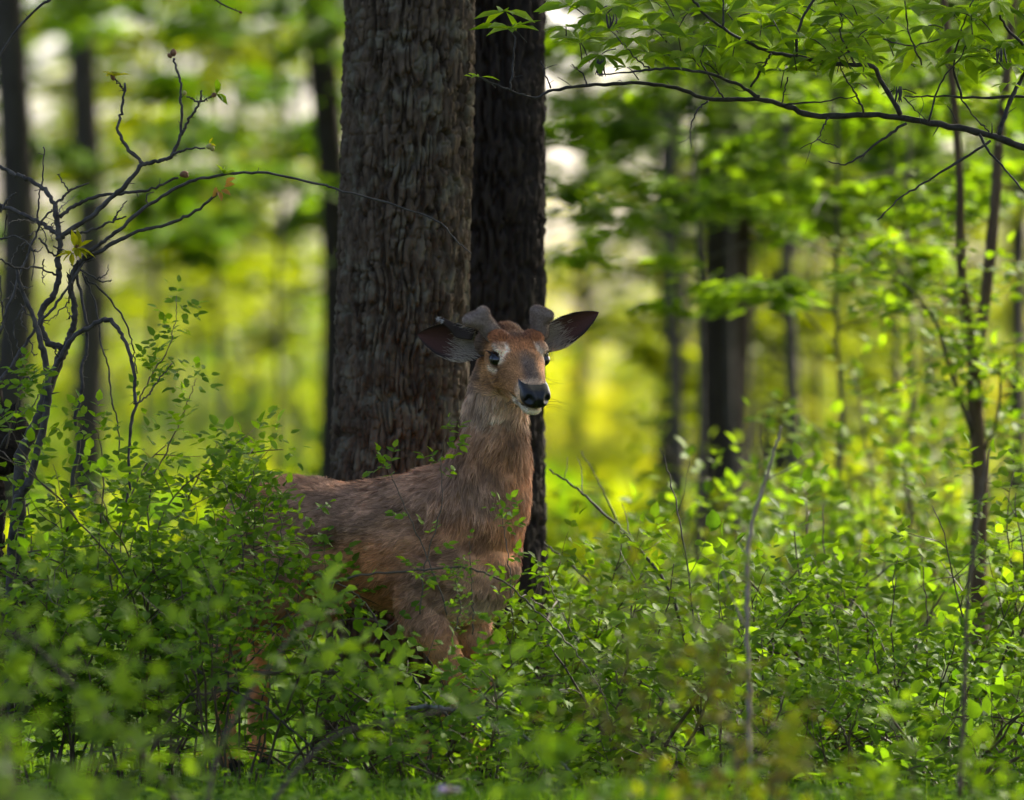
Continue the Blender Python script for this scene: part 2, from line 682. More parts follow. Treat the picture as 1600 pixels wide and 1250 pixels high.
# ------------------------------------------------------------------ trees
def bark_trunk(cx, r0, ztop, nth, nz_dense, z_dense, seed, amp=.028, fh=68., fv=7.5, flare=.35, buttress=0.0):
    """trunk surface with real bark furrows; cx(z) -> centre"""
    z = np.concatenate([np.linspace(-.15, z_dense, nz_dense), np.linspace(z_dense, ztop, 30)[1:]])
    th = np.arange(nth) / nth * 2 * math.pi
    TH, Z = np.meshgrid(th, z)
    r = r0 * (1 - .035 * Z / 1.0 * .5) * (1 + flare * np.exp(-np.maximum(Z, 0) / .22))
    r = np.maximum(r, r0 * .4)
    ct, st = np.cos(TH), np.sin(TH)
    q = np.stack([ct.ravel() * r0, st.ravel() * r0, Z.ravel()], -1)
    warp = fbm(q * np.array([9, 9, 5.]), 3, seed) * .02
    wq = np.stack([q[:, 0] + warp, q[:, 1] + fbm(q * np.array([9, 9, 5.]) + 9, 3, seed + 3) * .02, q[:, 2]], -1)
    n1 = vnoise(wq * np.array([fh, fh, fv]), seed + 11)
    n2 = vnoise(wq * np.array([fh * 2.1, fh * 2.1, fv * 2.3]), seed + 12)
    n3 = fbm(q * np.array([90, 90, 45.]), 2, seed + 13)
    ridge = sstep(0.04, .26, np.abs(n1 + .30 * n2))
    crack = sstep(0.0, .22, np.abs(vnoise(wq * np.array([fh * .8, fh * .8, fv * 4.2]) + 5, seed + 14)))
    h = ridge * (.62 + .38 * crack) + .16 * n3 + .2 * n2 * ridge
    big = fbm(q * np.array([4, 4, 1.2]), 2, seed + 20) * .014
    R = r.ravel() + (h - .8) * amp + big
    c = cx(Z.ravel())
    V = np.stack([c[:, 0] + ct.ravel() * R, c[:, 1] + st.ravel() * R, Z.ravel()], -1)
    nzr = len(z)
    i, j = np.meshgrid(np.arange(nzr - 1), np.arange(nth), indexing='ij')
    j2 = (j + 1) % nth
    Q = np.stack([i * nth + j, i * nth + j2, (i + 1) * nth + j2, (i + 1) * nth + j], -1).reshape(-1, 4)
    return V, Q


def crown_points(n, centre, rad, r=rng, shell=.5):
    v = norm(r.normal(0, 1, (n, 3)))
    u = r.random((n, 1)) ** shell
    return np.asarray(centre) + v * u * np.asarray(rad)


def canopy(n, centre, rad, size, seed, tn, clump=40):
    r = np.random.default_rng(seed)
    k = max(1, n // clump)
    cen = crown_points(k, centre, rad, r, .45)
    P = (cen[:, None] + r.normal(0, 1, (k, clump, 3)) * np.array([.55, .55, .22]) * (np.mean(rad) * .22)).reshape(-1, 3)
    m = len(P)
    a = r.random(m) * 6.283
    D = np.stack([np.cos(a), np.sin(a), r.normal(-.25, .25, m)], -1)
    N = norm(np.stack([r.normal(0, .45, m), r.normal(0, .45, m), np.ones(m)], -1))
    return P, D, N, size * (.7 + .6 * r.random(m)), tone(tn, m, r)


def big_oak(name, label, px_top, px_bot, dep, r0, seed, mat, nth, nzd, crown_c, crown_r, n_leaf):
    base = at(px_bot, 0, dep)
    base[2] = 0
    zt = CAM_Z + 625 / FPX * dep
    xt = at(px_top, 0, dep)[0]
    slope = (xt - base[0]) / zt

    def cx(z):
        return np.stack([base[0] + slope * z, np.full_like(z, dep), z], -1)
    root = thing(name, base, label, 'tree')
    V, Q = bark_trunk(cx, r0, 11.0, nth, nzd, 2.7, seed)
    obj('trunk', mk_mesh('trunk', V - base, Q), mat, root)
    r = np.random.default_rng(seed)
    top = np.array([base[0] + slope * 6.5, dep, 6.5])
    for k in range(7):
        a = k / 7 * 6.283 + r.random()
        z0 = 5.2 + .7 * k
        p0 = np.array([base[0] + slope * z0, dep, z0])
        tip = np.asarray(crown_c) + np.asarray(crown_r) * np.array([math.cos(a) * .75, math.sin(a) * .75, r.random() * .8 - .2])
        mid = (p0 + tip) / 2 + np.array([0, 0, .6])
        mb = MB()
        pp = spline([p0, mid, tip], 12)
        tube(mb, pp, np.linspace(.09, .02, 12), 7)
        for q in range(4):
            b0 = pp[4 + 2 * q]
            b1 = b0 + norm(r.normal(0, 1, 3)) * np.array([1.4, 1.4, .5])
            tube(mb, spline([b0, (b0 + b1) / 2 + r.normal(0, .1, 3), b1], 6), np.linspace(.03, .006, 6), 5)
        obj('limb', mb.mesh('limb', base), mat, root)
    o = obj('crown', leaves_mesh('crown', SI, *canopy(n_leaf, crown_c, crown_r, .17, seed + 1, 'wood'), base), M['leaf'], root)  # unseen crown, set off its trunk to block the sun over the deer
    o['kind'] = 'stuff'
    return root


big_oak('oak_tree', 'thick oak trunk with deeply furrowed grey-brown bark right behind the deer', 638, 614, 20.98, 0.200, 3,
        M['bark'], 400, 560, (1.5, 26.8, 9.5), (7.0, 6.0, 3.6), 9500)
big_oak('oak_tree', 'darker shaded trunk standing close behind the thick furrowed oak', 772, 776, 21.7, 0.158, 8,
        M['bark_dark'], 180, 260, (6.5, 26.0, 9.5), (6.0, 6.5, 3.8), 9000)  # deep shade on this trunk is put into its darker bark colour


def wood_tree(name, label, group, x, y, r0, lean, height, seed, crown_r, n_leaf, mat, tn='wood', zc=None, limbs=5):
    r = np.random.default_rng(seed)
    base = np.array([x, y, 0.0])
    root = thing(name, base, label, 'tree', group)
    zs = np.array([-.1, .25, .8, 2, 4, height * .6, height])
    pts = np.stack([lean[0] * zs + .05 * r.normal(0, 1, 7) * (zs > .5), lean[1] * zs + .05 * r.normal(0, 1, 7), zs], -1)
    pp = spline(pts, 26)
    rad = r0 * np.interp(pp[:, 2], [-.1, .15, .6, height], [1.5, 1.25, 1.0, .3])
    mb = MB()
    tube(mb, pp, rad, 12, knob=.025)
    obj('trunk', mb.mesh('trunk'), mat, root)
    zc = zc or height * .72
    for k in range(limbs):
        mb = MB()
        z0 = zc * (.62 + .12 * k)
        p0 = np.array([np.interp(z0, pp[:, 2], pp[:, 0]), np.interp(z0, pp[:, 2], pp[:, 1]), z0])
        a = r.random() * 6.283
        tip = p0 + np.array([math.cos(a), math.sin(a), .35]) * crown_r[0] * .75
        tube(mb, spline([p0, (p0 + tip) / 2 + r.normal(0, .15, 3), tip], 8), np.linspace(r0 * .4, r0 * .08, 8), 6)
        obj('limb', mb.mesh('limb'), mat, root)
    o = obj('crown', leaves_mesh('crown', SI, *canopy(n_leaf, (lean[0] * zc, lean[1] * zc, zc), crown_r, .15, seed + 5, tn)), M['leaf'], root)
    o['kind'] = 'stuff'
    return root


def wx(px, d):
    return (px - 800) / FPX * d


# trunks seen behind, out of focus: photo x, distance, width in photo px, lean, tone
FAR = [  # px, dist, width px, lean x, bark, label
    (18, 36, 62, 0.0, 'bark_far', 'stout dark trunk in the wood behind the bare twiggy shrub'),
    (137, 42, 52, 0.004, 'bark_far', 'straight dark trunk between bright sky gaps behind the bare shrub'),
    (512, 36, 54, 0.0, 'bark_dark', 'blurred dark trunk half hidden behind the furrowed oak'),
    (398, 70, 30, -0.01, 'bark_far', 'faint slim trunk in the leafy wood left of the furrowed oak'),
    (1048, 39, 52, -0.018, 'bark_far', 'grey trunk leaning beside the darkest trunk in the yellow wood'),
    (1125, 35, 84, 0.0, 'bark_dark', 'darkest and widest blurred trunk in the yellow-green wood'),
    (1205, 45, 38, 0.0, 'bark_far', 'slim trunk close beside the widest blurred trunk'),
    (1258, 41, 50, -0.006, 'bark_dark', 'straight dark trunk over the pale dry stick'),
    (893, 66, 28, 0.03, 'bark_far', 'thin trunk leaning in the bright gap beside the deer ear'),
    (1336, 75, 26, 0.0, 'bark_far', None),
    (1412, 82, 24, 0.01, 'bark_far', None),
    (1472, 70, 22, -0.01, 'bark_far', None),
    (1592, 40, 34, 0.0, 'bark_far', 'grey trunk behind the forked sapling'),
    (255, 88, 24, 0.0, 'bark_far', None),
    (330, 95, 26, 0.012, 'bark_far', None),
]
for i, (px, d, w, ln, mt, lb) in enumerate(FAR):
    g = 'trees in the wood behind'
    wood_tree('wood_tree', lb or 'thin grey trunk far off in the sunlit wood', g if lb is None else None, wx(px, d), d, w * d / FPX / 2, (ln, 0),
              11 + 3 * rng.random(), 40 + i, (3.2, 3.2, 2.4), (2400 if px < 600 else 1100) if d < 60 else (1600 if px < 600 else 500), M[mt], 'wood', 9.5)


# understory trees with flat layered sprays of leaves: one model per kind, copied
def understory_model(seed, tn, height, nl, lsize, low=.26):
    r = np.random.default_rng(seed)
    mb = MB()
    zs = np.linspace(-.05, height, 9)
    pp = np.stack([np.cumsum(r.normal(0, .035, 9)), np.cumsum(r.normal(0, .035, 9)), zs], -1)
    pp = spline(pp, 24)
    tube(mb, pp, np.linspace(.022, .004, 24), 7, knob=.05)
    P, D, N = [], [], []
    lm = []
    for k in range(22):
        z0 = height * (low + (.98 - low) * k / 22)
        p0 = np.array([np.interp(z0, pp[:, 2], pp[:, 0]), np.interp(z0, pp[:, 2], pp[:, 1]), z0])
        a = k * 2.4 + r.random()
        L = (.5 + 1.3 * r.random()) * (1.15 - .6 * k / 22)
        tip = p0 + np.array([math.cos(a) * L, math.sin(a) * L, .18 * L + r.normal(0, .12)])
        q = spline([p0, (p0 + tip) / 2 + np.array([0, 0, .08]), tip], 9)
        m2 = MB()
        tube(m2, q, np.linspace(.006, .002, 9), 5)
        m = int(nl / 22 * L * 1.3)
        kc = 5
        ci = r.integers(0, kc, m)
        tc = .25 + .75 * r.random(kc)
        sc_ = r.normal(0, .15, kc)
        zc_ = r.normal(0, .05, kc)
        t = np.clip(tc[ci] + r.normal(0, .06, m), .1, 1.05)
        c = np.stack([np.interp(t * 8, np.arange(9), q[:, j]) for j in range(3)], -1)
        side = np.array([-math.sin(a), math.cos(a), 0])
        s = (sc_[ci] + r.normal(0, .055, m)) * (1.2 - t * .5)
        c = c + side * s[:, None] + np.stack([0 * t, 0 * t, zc_[ci] + r.normal(0, .022, m)], -1)
        P.append(c)
        da = a + np.sign(s) * .9 + r.normal(0, .4, m)
        D.append(np.stack([np.cos(da), np.sin(da), r.normal(-.15, .15, m)], -1))
        N.append(norm(np.stack([r.normal(0, .3, m), r.normal(0, .3, m), np.ones(m)], -1)))
        lm.append(m2)
    P, D, N = map(np.concatenate, (P, D, N))
    n = len(P)
    crown = leaves_mesh('crown', SI, P, D, N, lsize * (.7 + .6 * r.random(n)), tone(tn, n, r))
    crown.materials.append(M['leaf'])
    tm = mb.mesh('trunk')
    tm.materials.append(M['twig'])
    all_l = []
    for m2 in lm:
        me = m2.mesh('limb')
        me.materials.append(M['twig'])
        all_l.append(me)
    return tm, all_l, crown


UNDER = {
    'yellow': [understory_model(200 + k, 'yellow', 3.6 + .8 * k, 2100, .10) for k in range(2)],
    'wood': [understory_model(210 + k, 'wood', 4.2 + .8 * k, 2100, .10, .42) for k in range(2)],
    'young': [understory_model(220 + k, 'young', 3.8 + .5 * k, 2100, .095, .46) for k in range(2)],
}

UNDER['bush'] = [understory_model(230 + k, ('yellow', 'wood')[k], 1.7, 1500, .08, .04) for k in range(2)]


def understory(x, y, kind, var, rz, sc, label, group, show_limb=True):
    tm, ls, cr = UNDER[kind][var]
    root = thing('understory_bush' if kind == 'bush' else 'understory_tree', (x, y, 0), label, 'bush' if kind == 'bush' else 'tree', group)
    root.rotation_euler = (0, 0, rz)
    root.scale = (sc, sc, sc)
    obj('trunk', tm, None, root)
    for me in ls[:: 1 if show_limb else 4]:
        obj('limb', me, None, root)
    o = obj('crown', cr, None, root)
    o['kind'] = 'stuff'


UL = {'yellow': 'blurred young tree with layered yellow-green sprays', 'wood': 'blurred young tree with layered deep green sprays',
      'young': 'blurred young tree with fresh bright green sprays', 'bush': 'blurred low bush'}
MARKS = [(20, 'behind the rotten stump'), (150, 'behind the bare twiggy shrub'), (300, 'behind the deer rump'), (470, 'beside the furrowed oak'),
         (930, 'in the bright gap beside the shaded trunk'), (1050, 'by the grey leaning trunk'), (1125, 'by the widest blurred trunk'), (1258, 'by the straight dark trunk'),
         (1390, 'between straight dark trunk and forked sapling'), (1520, 'behind the forked sapling')]


def ul(kind, px, d):
    far = 'far back ' if d > 58 else ''
    return (far + UL[kind] + ' ' + min(MARKS, key=lambda m_: abs(m_[0] - px))[1]).strip()
SPOTS = [  # photo x, distance, kind, scale
    (230, 38, 'wood', 1.1), (330, 42, 'yellow', 1.1), (440, 36, 'wood', .95), (470, 50, 'yellow', 1.2),
    (195, 64, 'wood', 1.4), (260, 56, 'yellow', 1.3), (370, 62, 'yellow', 1.5), (-20, 64, 'wood', 1.6),
    (150, 66, 'yellow', 1.2), (460, 62, 'young', 1.5),
    (1050, 35, 'young', .95), (1150, 33, 'young', 1.1), (1280, 36, 'wood', 1.1), (1390, 30, 'young', 1.0),
    (1500, 33, 'wood', 1.0), (1620, 30, 'wood', 1.0), (1170, 64, 'yellow', 1.1), (1330, 60, 'yellow', 1.2),
    (1560, 45, 'young', 1.3), (1230, 29, 'young', 1.3), (1440, 34, 'wood', 1.25), (1060, 31, 'young', 1.3),
    (1110, 70, 'yellow', 1.6), (1270, 72, 'yellow', 1.6), (1400, 68, 'yellow', 1.6), (1540, 66, 'yellow', 1.6), (1190, 36, 'yellow', .85), (1350, 38, 'yellow', .9),
    (300, 50, 'wood', 1.2), (1090, 27, 'young', .80), (1290, 26, 'young', .75), (1420, 28, 'young', .82), (1440, 58, 'yellow', 1.3), (1080, 66, 'young', 1.2),
]
for i, (px, d, kd, sc) in enumerate(SPOTS):
    understory(wx(px, d), d, kd, i % 2, rng.random() * 6.28, sc, ul(kd, px, d), kd + ' leaved young trees in the wood', d < 36)

for i in range(18):
    d = 46 + 26 * rng.random()
    px = -40 + 1700 * (i + rng.random() * .8) / 18
    if 500 < px < 860:
        continue
    understory(wx(px, d), d, 'bush', (1 if px < 800 else 0) if rng.random() < .7 else i % 2, rng.random() * 6.28, .6 + .5 * rng.random(), ul('bush', px, d), 'low bushes in the wood', False)


def far_brush():
    """sunlit scrub and saplings along the far clearing: reads as one mass"""
    P, D, N, Z, C = [], [], [], [], []
    for k in range(210):
        d = 78 + 90 * rng.random()
        x = (rng.random() * 2 - 1) * (d * (.095 if k % 3 else .19))
        h = (.7 + 2.2 * rng.random() ** 1.4) * d / 100
        if x / d > .018 or x / d < -.02:
            h *= 1.5
        if rng.random() < .2:
            h *= 1.6
        rr = (.7 + .9 * rng.random()) * d / 100
        n = 130
        P.append(crown_points(n, (x, d, h * .5), (rr, rr, h * .55)))
        a = rng.random(n) * 6.283
        D.append(np.stack([np.cos(a), np.sin(a), rng.normal(0, .3, n)], -1))
        N.append(norm(rng.normal(0, .6, (n, 3)) + np.array([0, 0, .8])))
        Z.append(.16 + .22 * rng.random(n))
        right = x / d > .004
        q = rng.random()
        C.append(tone(('gold' if q < .7 else 'yellow' if q < .93 else 'wood') if right else ('yellow' if q < .6 else 'wood'), n))  # golder on the clearing side: sun glow put into the leaf colour
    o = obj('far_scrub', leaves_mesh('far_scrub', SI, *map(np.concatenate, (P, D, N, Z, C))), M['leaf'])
    tag(o, 'sunlit yellow-green scrub along the far clearing behind the trunks', 'scrub', kind='stuff')
    # meadow growth on the far ground
    n = 16000
    d = 34 + 110 * rng.random(n) ** 1.3
    x = (rng.random(n) * 2 - 1) * (d * .09)
    P = np.stack([x, d, .04 + .3 * rng.random(n)], -1)
    a = rng.random(n) * 6.283
    D = np.stack([np.cos(a) * .5, np.sin(a) * .5, np.ones(n)], -1)
    N = norm(np.stack([np.cos(a + 2), np.sin(a + 2), rng.random(n)], -1))
    o = obj('meadow_growth', leaves_mesh('meadow_growth', SI, P, D, N, (.12 + .2 * rng.random(n)) * (.6 + d / 110), np.where(((d > 55) & (x / d > 0) & (rng.random(n) < .6))[:, None], tone('gold', n), np.where((rng.random(n) < .5)[:, None], tone('wood', n), tone('yellow', n)))), M['leaf'])  # gold beyond the crowns' shade: sunlit look put into the leaf colour
    tag(o, 'blurred yellow-green undergrowth on the clearing floor behind the trunks', 'undergrowth', kind='stuff')


far_brush()


def added_shade_wood():
    """unseen foliage added beside and behind the viewpoint to cut low sky light"""
    Ls = []
    for k in range(46):
        s = k / 46
        if s < .36:
            c = (6.8 + 3 * rng.random(), 1 + 25 * rng.random())
        elif s < .45:
            c = (-13.5 + 2.5 * rng.random(), -2 + 24 * rng.random())
        else:
            c = (-14 + 28 * rng.random(), -9 - 5 * rng.random())
        Ls.append(canopy(330, (c[0], c[1], 4.3), (2.3, 2.3, 4.2), .26, 900 + k, 'wood'))  # added leaf masses out of view that block light from sides and back
    P, D, N, Z, C = (np.concatenate([q[i] for q in Ls]) for i in range(5))
    P[:, 2] = np.maximum(P[:, 2], .1)
    o = obj('added_shade_wood', leaves_mesh('added_shade_wood', SI, P, D, N, Z, C), M['leaf'])
    tag(o, 'unseen green wood added beside and behind the viewpoint to block low light', 'wood', kind='stuff')


added_shade_wood()

# ------------------------------------------------------------------ the deer
def build_deer():
    r = np.random.default_rng(21)
    YAW = math.radians(35)
    org = np.array([-0.158, 20.10, 0.0])
    fw = np.array([math.cos(YAW), -math.sin(YAW), 0])
    lf = np.array([math.sin(YAW), math.cos(YAW), 0])
    up = np.array([0, 0, 1.0])

    def W(p):
        p = np.atleast_2d(np.asarray(p, float))
        return org + p[:, :1] * fw + p[:, 1:2] * lf + p[:, 2:3] * up

    def to_local(Q):
        d = Q - org
        return np.stack([d @ fw, d @ lf, d @ up], -1)
    # head frame
    eye_mid = at(811, 562, 19.80)
    F = norm(np.array([0.265, -0.83, -0.48]))
    Lh = norm(np.array([-F[1], F[0], 0]))
    # roll a little: the viewer's left side sits a touch lower
    U = np.cross(F, Lh)
    HS = 1.08

    def H(f, l, u):
        return eye_mid + HS * (f * F + l * Lh + u * U)

    def to_head(Q):
        d = (Q - eye_mid) / HS
        return np.stack([d @ F, d @ Lh, d @ U], -1)

    mb = MB()
    # torso: x, top, bottom, half width
    sec = np.array([(-.885, .735, .665, .035), (-.86, .81, .60, .09), (-.79, .862, .55, .14), (-.68, .888, .545, .162),
                    (-.54, .884, .565, .160), (-.38, .878, .535, .178), (-.22, .886, .50, .185), (-.08, .925, .475, .172),
                    (.03, .935, .470, .152), (.11, .875, .495, .125), (.16, .80, .56, .085), (.18, .73, .63, .035)])
    sec[:, 0] = np.where(sec[:, 0] < -.3, -.3 + (sec[:, 0] + .3) * .90, sec[:, 0])
    s = resamp(sec, 44)
    C = W(np.stack([s[:, 0], 0 * s[:, 0], (s[:, 1] + s[:, 2]) / 2], -1))
    loft(mb, C, s[:, 3], (s[:, 1] - s[:, 2]) / 2, lf, up, 40, 2.25)
    # shoulder and haunch masses
    for sy in (-1, 1):
        for (p, ax) in (((-.02, .105 * sy, .70), (.11, .062, .19)), ((-.03, .10 * sy, .58), (.085, .055, .12)),
                        ((-.65, .09 * sy, .72), (.14, .075, .16)), ((-.62, .105 * sy, .60), (.105, .055, .15))):
            t = np.linspace(-1, 1, 15)
            w = np.sqrt(np.clip(1 - t * t, .0004, 1))
            loft(mb, W(np.array(p) + np.stack([0 * t, 0 * t, t * ax[2]], -1)), ax[0] * w, ax[1] * w, fw, lf, 20)
    # neck
    hb = to_local(H(-.105, 0, -.035)[None])[0]
    npts = np.array([(-.02, 0, .70), (.075, -.005, .82), (.145, hb[1] * .35, .97), (hb[0] * .78, hb[1] * .72, 1.12), (hb[0] - .01, hb[1] * .96, hb[2] - .02)])
    nc = spline(npts, 26)
    na = np.interp(np.linspace(0, 1, 26), [0, .25, .5, .75, 1], [.19, .158, .108, .083, .070])
    nb = np.interp(np.linspace(0, 1, 26), [0, .25, .5, .75, 1], [.155, .134, .103, .078, .064])
    Tn = norm(np.gradient(nc, axis=0))
    side = np.broadcast_to(np.array([0, 1.0, 0]), Tn.shape)
    fr = norm(np.cross(side, Tn))
    sd = np.cross(Tn, fr)

    def rot(v):
        return v[:, :1] * fw + v[:, 1:2] * lf + v[:, 2:3] * up
    loft(mb, W(nc), na, nb, rot(fr), rot(sd), 32, 2.1)
    # skull and muzzle: f, half width, top, bottom
    hs = np.array([(-.150, .030, .010, -.050), (-.135, .046, .035, -.070), (-.10, .060, .036, -.082), (-.06, .072, .046, -.090),
                   (-.02, .077, .049, -.093), (.02, .068, .046, -.090), (.05, .057, .042, -.084), (.085, .050, .030, -.074),
                   (.12, .044, .020, -.060), (.148, .0425, .012, -.050), (.160, .040, .006, -.046), (.167, .026, -.004, -.040), (.170, .010, -.014, -.034)])
    q = resamp(hs, 50)
    C = np.array([H(f, 0, (t + b) / 2) for f, w, t, b in q])
    loft(mb, C, q[:, 1] * HS, (q[:, 2] - q[:, 3]) / 2 * HS, Lh, U, 36, 2.35)
    # lower jaw and chin
    js = np.array([(-.07, .038, -.06, -.098), (-.02, .042, -.06, -.104), (.04, .037, -.06, -.096), (.09, .034, -.055, -.086),
                   (.13, .029, -.05, -.076), (.16, .026, -.049, -.074), (.174, .019, -.052, -.070), (.179, .008, -.057, -.065)])
    q = resamp(js, 34)
    loft(mb, np.array([H(f, 0, (t + b) / 2) for f, w, t, b in q]), q[:, 1] * HS, (q[:, 2] - q[:, 3]) / 2 * HS, Lh, U, 24, 2.2)

    def blob(c, ax, A=F, B=Lh, Cc=U):
        t = np.linspace(-1, 1, 13)
        w = np.sqrt(np.clip(1 - t * t, .0004, 1))
        loft(mb, c + t[:, None] * ax[2] * Cc, ax[0] * w, ax[1] * w, A, B, 16)
    for sy in (-1, 1):
        blob(H(-.008, .060 * sy, .036), (.032, .016, .010))          # brow
        blob(H(-.050, .048 * sy, .040), (.034, .030, .020))          # pedicle
        blob(H(-.010, .050 * sy, -.052), (.052, .018, .036))         # cheek
        blob(H(.148, .024 * sy, -.032), (.022, .019, .019))           # lip
        blob(H(-.100, .060 * sy, -.004), (.030, .034, .036))         # ear root
    blob(H(.010, 0, .036), (.065, .030, .015))                        # forehead ridge
    # legs: chains of joints with radii
    def leg(pts, rad, k=14, sq=1.0):
        pts, rad = np.array(pts, float), np.array(rad, float)
        n = 40
        p = spline(pts, n)
        t = np.linspace(0, len(pts) - 1, n)
        rr = np.interp(t, np.arange(len(pts)), rad)
        rr = np.convolve(np.pad(rr, 2, 'edge'), [.1, .2, .4, .2, .1], 'valid')
        T = norm(np.gradient(p, axis=0))
        sdv = np.broadcast_to(np.array([0, 1.0, 0]), T.shape)
        frv = norm(np.cross(sdv, T))
        loft(mb, W(p), rr * 1.12, rr * .86, rot(frv), rot(np.cross(T, frv)), k, 2.0)
    # right fore (camera side) stepping, left fore straight
    leg([(-.01, -.115, .66), (-.055, -.118, .52), (.025, -.108, .40), (.060, -.10, .30), (.022, -.10, .20), (-.048, -.10, .085), (-.045, -.10, .04)],
        [.085, .068, .046, .036, .0235, .026, .024])
    leg([(-.01, .115, .66), (-.05, .118, .52), (-.005, .108, .40), (.01, .10, .30), (.004, .10, .20), (-.004, .10, .085), (.012, .10, .04)],
        [.085, .068, .046, .036, .0235, .026, .024])
    leg([(-.62, -.105, .72), (-.57, -.13, .58), (-.66, -.12, .47), (-.77, -.108, .365), (-.775, -.105, .27), (-.765, -.10, .10), (-.745, -.10, .04)],
        [.125, .095, .062, .043, .028, .028, .025])
    leg([(-.62, .105, .72), (-.58, .13, .58), (-.67, .12, .47), (-.79, .108, .365), (-.80, .105, .27), (-.81, .10, .10), (-.79, .10, .04)],
        [.125, .095, .062, .043, .028, .028, .025])
    # tail
    p = spline([(-.80, 0, .80), (-.845, 0, .76), (-.865, 0, .66), (-.86, 0, .58)], 14)
    loft(mb, W(p), np.interp(np.linspace(0, 1, 14), [0, .5, 1], [.03, .036, .012]), np.interp(np.linspace(0, 1, 14), [0, .5, 1], [.018, .016, .008]), lf, fw, 12)
    me = voxel(mb.mesh('body'), 0.0048, 4)
    V = verts_of(me)
    # flesh relief: ribs, shoulder blade, tufts of moulting coat
    nrm = np.empty(len(V) * 3, np.float32)
    me.vertices.foreach_get('normal', nrm)
    nrm = nrm.reshape(-1, 3)
    L = to_local(V)
    hh = to_head(V)
    onhead = sstep(-.20, -.11, hh[:, 0]) * (np.abs(hh[:, 1]) < .14) * (hh[:, 2] > -.14) * (L[:, 2] > 1.02)
    body_w = sstep(.45, .58, L[:, 2]) * (1 - onhead)
    tuft = fbm(L * np.array([10, 10, 17.]), 3, 50)
    V = V + nrm * ((tuft * .016) * body_w)[:, None]
    # eye sockets
    eyes = []
    for sy in (-1, 1):
        e = H(-.002, .0655 * sy, .004)
        eyes.append(e)
        dd = np.linalg.norm(V - e, axis=1)
        V = V - nrm * (0.011 * np.exp(-(dd / .021) ** 2))[:, None]
        tf = H(.026, .058 * sy, -.012)                                # tear gland
        dd = np.linalg.norm(V - tf, axis=1)
        V = V - nrm * (0.006 * np.exp(-(dd / .013) ** 2))[:, None]
    me.vertices.foreach_set('co', V.astype(np.float32).ravel())

    def colour(Q, rr):
        n = len(Q)
        L = to_local(Q)
        h = to_head(Q)
        x, y, z = L.T
        f, l, u = h.T
        al = np.abs(l)
        c = np.tile(np.array((.155, .098, .068)), (n, 1))

        def mix(w, col):
            nonlocal c
            w = np.clip(w, 0, 1)[:, None]
            c = c * (1 - w) + np.array(col) * w
        pt = fbm(L * np.array([5, 5, 7.]), 3, 61)
        mix(sstep(.0, .35, pt) * .75, (.225, .120, .066))
        mix(sstep(.05, .4, -pt) * .6, (.115, .080, .062))
        # russet flank patch behind the shoulder
        mix(sstep(.20, .02, np.abs(x + .20)) * sstep(.75, .66, z) * sstep(.45, .55, z) * .65, (.30, .135, .060))
        # neck: greyer with long streaks
        nk = sstep(.88, 1.0, z)
        mix(nk * .75, (.140, .088, .058))
        st = fbm(L * np.array([22, 22, 4.]), 2, 71)
        mix(nk * sstep(.05, .5, st) * .6, (.22, .155, .108))
        mix(nk * sstep(.05, .5, -st) * .5, (.085, .058, .044))
        mix(sstep(.58, .50, z) * sstep(.30, .40, z) * sstep(.12, .06, np.abs(y)) * .5, (.42, .38, .32))
        mix(sstep(.47, .36, z), (.235, .130, .066))
        hd = sstep(-.17, -.09, f) * (al < .13) * sstep(-.135, -.100, u) * (z > 1.02)
        hd = hd.astype(float)
        # throat
        thr = sstep(.05, .0, np.abs(f + .06) - .06) * sstep(-.085, -.11, u) * (z > 1.05)
        mix(thr * .25, (.36, .32, .27))
        tp = np.exp(-(((f + .10) / .06) ** 2 + ((u + .19) / .06) ** 2)) * sstep(.07, .02, al)
        mix(tp * .25, (.40, .36, .31))
        mix(hd, (.27, .148, .072))
        mix(hd * sstep(-.03, -.09, u) * .3, (.26, .17, .10))
        fore = hd * sstep(.035, -.03, f) * sstep(.022, .05, u)
        mix(fore * .9, (.205, .082, .036))
        mix(hd * np.exp(-(((f + .055) / .03) ** 2 + (l / .035) ** 2)) * (u > .02) * .9, (.06, .04, .032))
        mix(hd * sstep(-.02, .02, f) * sstep(.06, .03, f) * sstep(.045, .02, al) * (u > .02) * .55, (.24, .095, .04))
        br = hd * sstep(.030, .075, f) * sstep(.180, .135, f) * sstep(.034, .010, al) * (u > -.012)
        mix(br * .95, (.085, .070, .066))
        mix(sstep(-.045, -.075, f) * sstep(-.005, .015, u) * sstep(-.20, -.16, f) * (z > 1.15) * (al < .08) * .9, (.12, .058, .030))
        # pale eye rings
        for sy in (-1, 1):
            ex, ez = f + .002, u - .004
            sid = (l * sy > .02)
            d2 = np.sqrt((ex / 1.15) ** 2 + ez ** 2)
            ang = np.arctan2(ez, ex)
            cres = np.exp(-((d2 - .0315) / .0062) ** 2) * sid * sstep(.030, .042, al)
            top = np.exp(-(((ex - .022) / .010) ** 2 + ((ez - .027) / .008) ** 2)) * sid * (al > .035)
            mix(hd * cres * sstep(-.2, .35, ang) * sstep(2.2, 1.6, ang) * .8, (.74, .68, .60))
            mix(hd * top * .5, (.80, .75, .67))
            low = np.exp(-(((ex - .018) / .022) ** 2 + ((ez + .034) / .010) ** 2)) * sid
            mix(hd * cres * sstep(-.5, -.9, ang) * sstep(-2.2, -1.7, ang) * .85, (.66, .60, .52))
            mix(hd * sstep(.027, .018, d2) * sid, (.045, .028, .022))
            tear = np.exp(-(((ex - .030) / .010) ** 2 + ((ez + .014) / .007) ** 2)) * sid
            mix(hd * tear * .9, (.04, .026, .02))
        mix(hd * sstep(.062, .078, al) * sstep(-.06, -.08, f), (.075, .055, .045))
        # muzzle
        mz = hd * sstep(.115, .150, f)
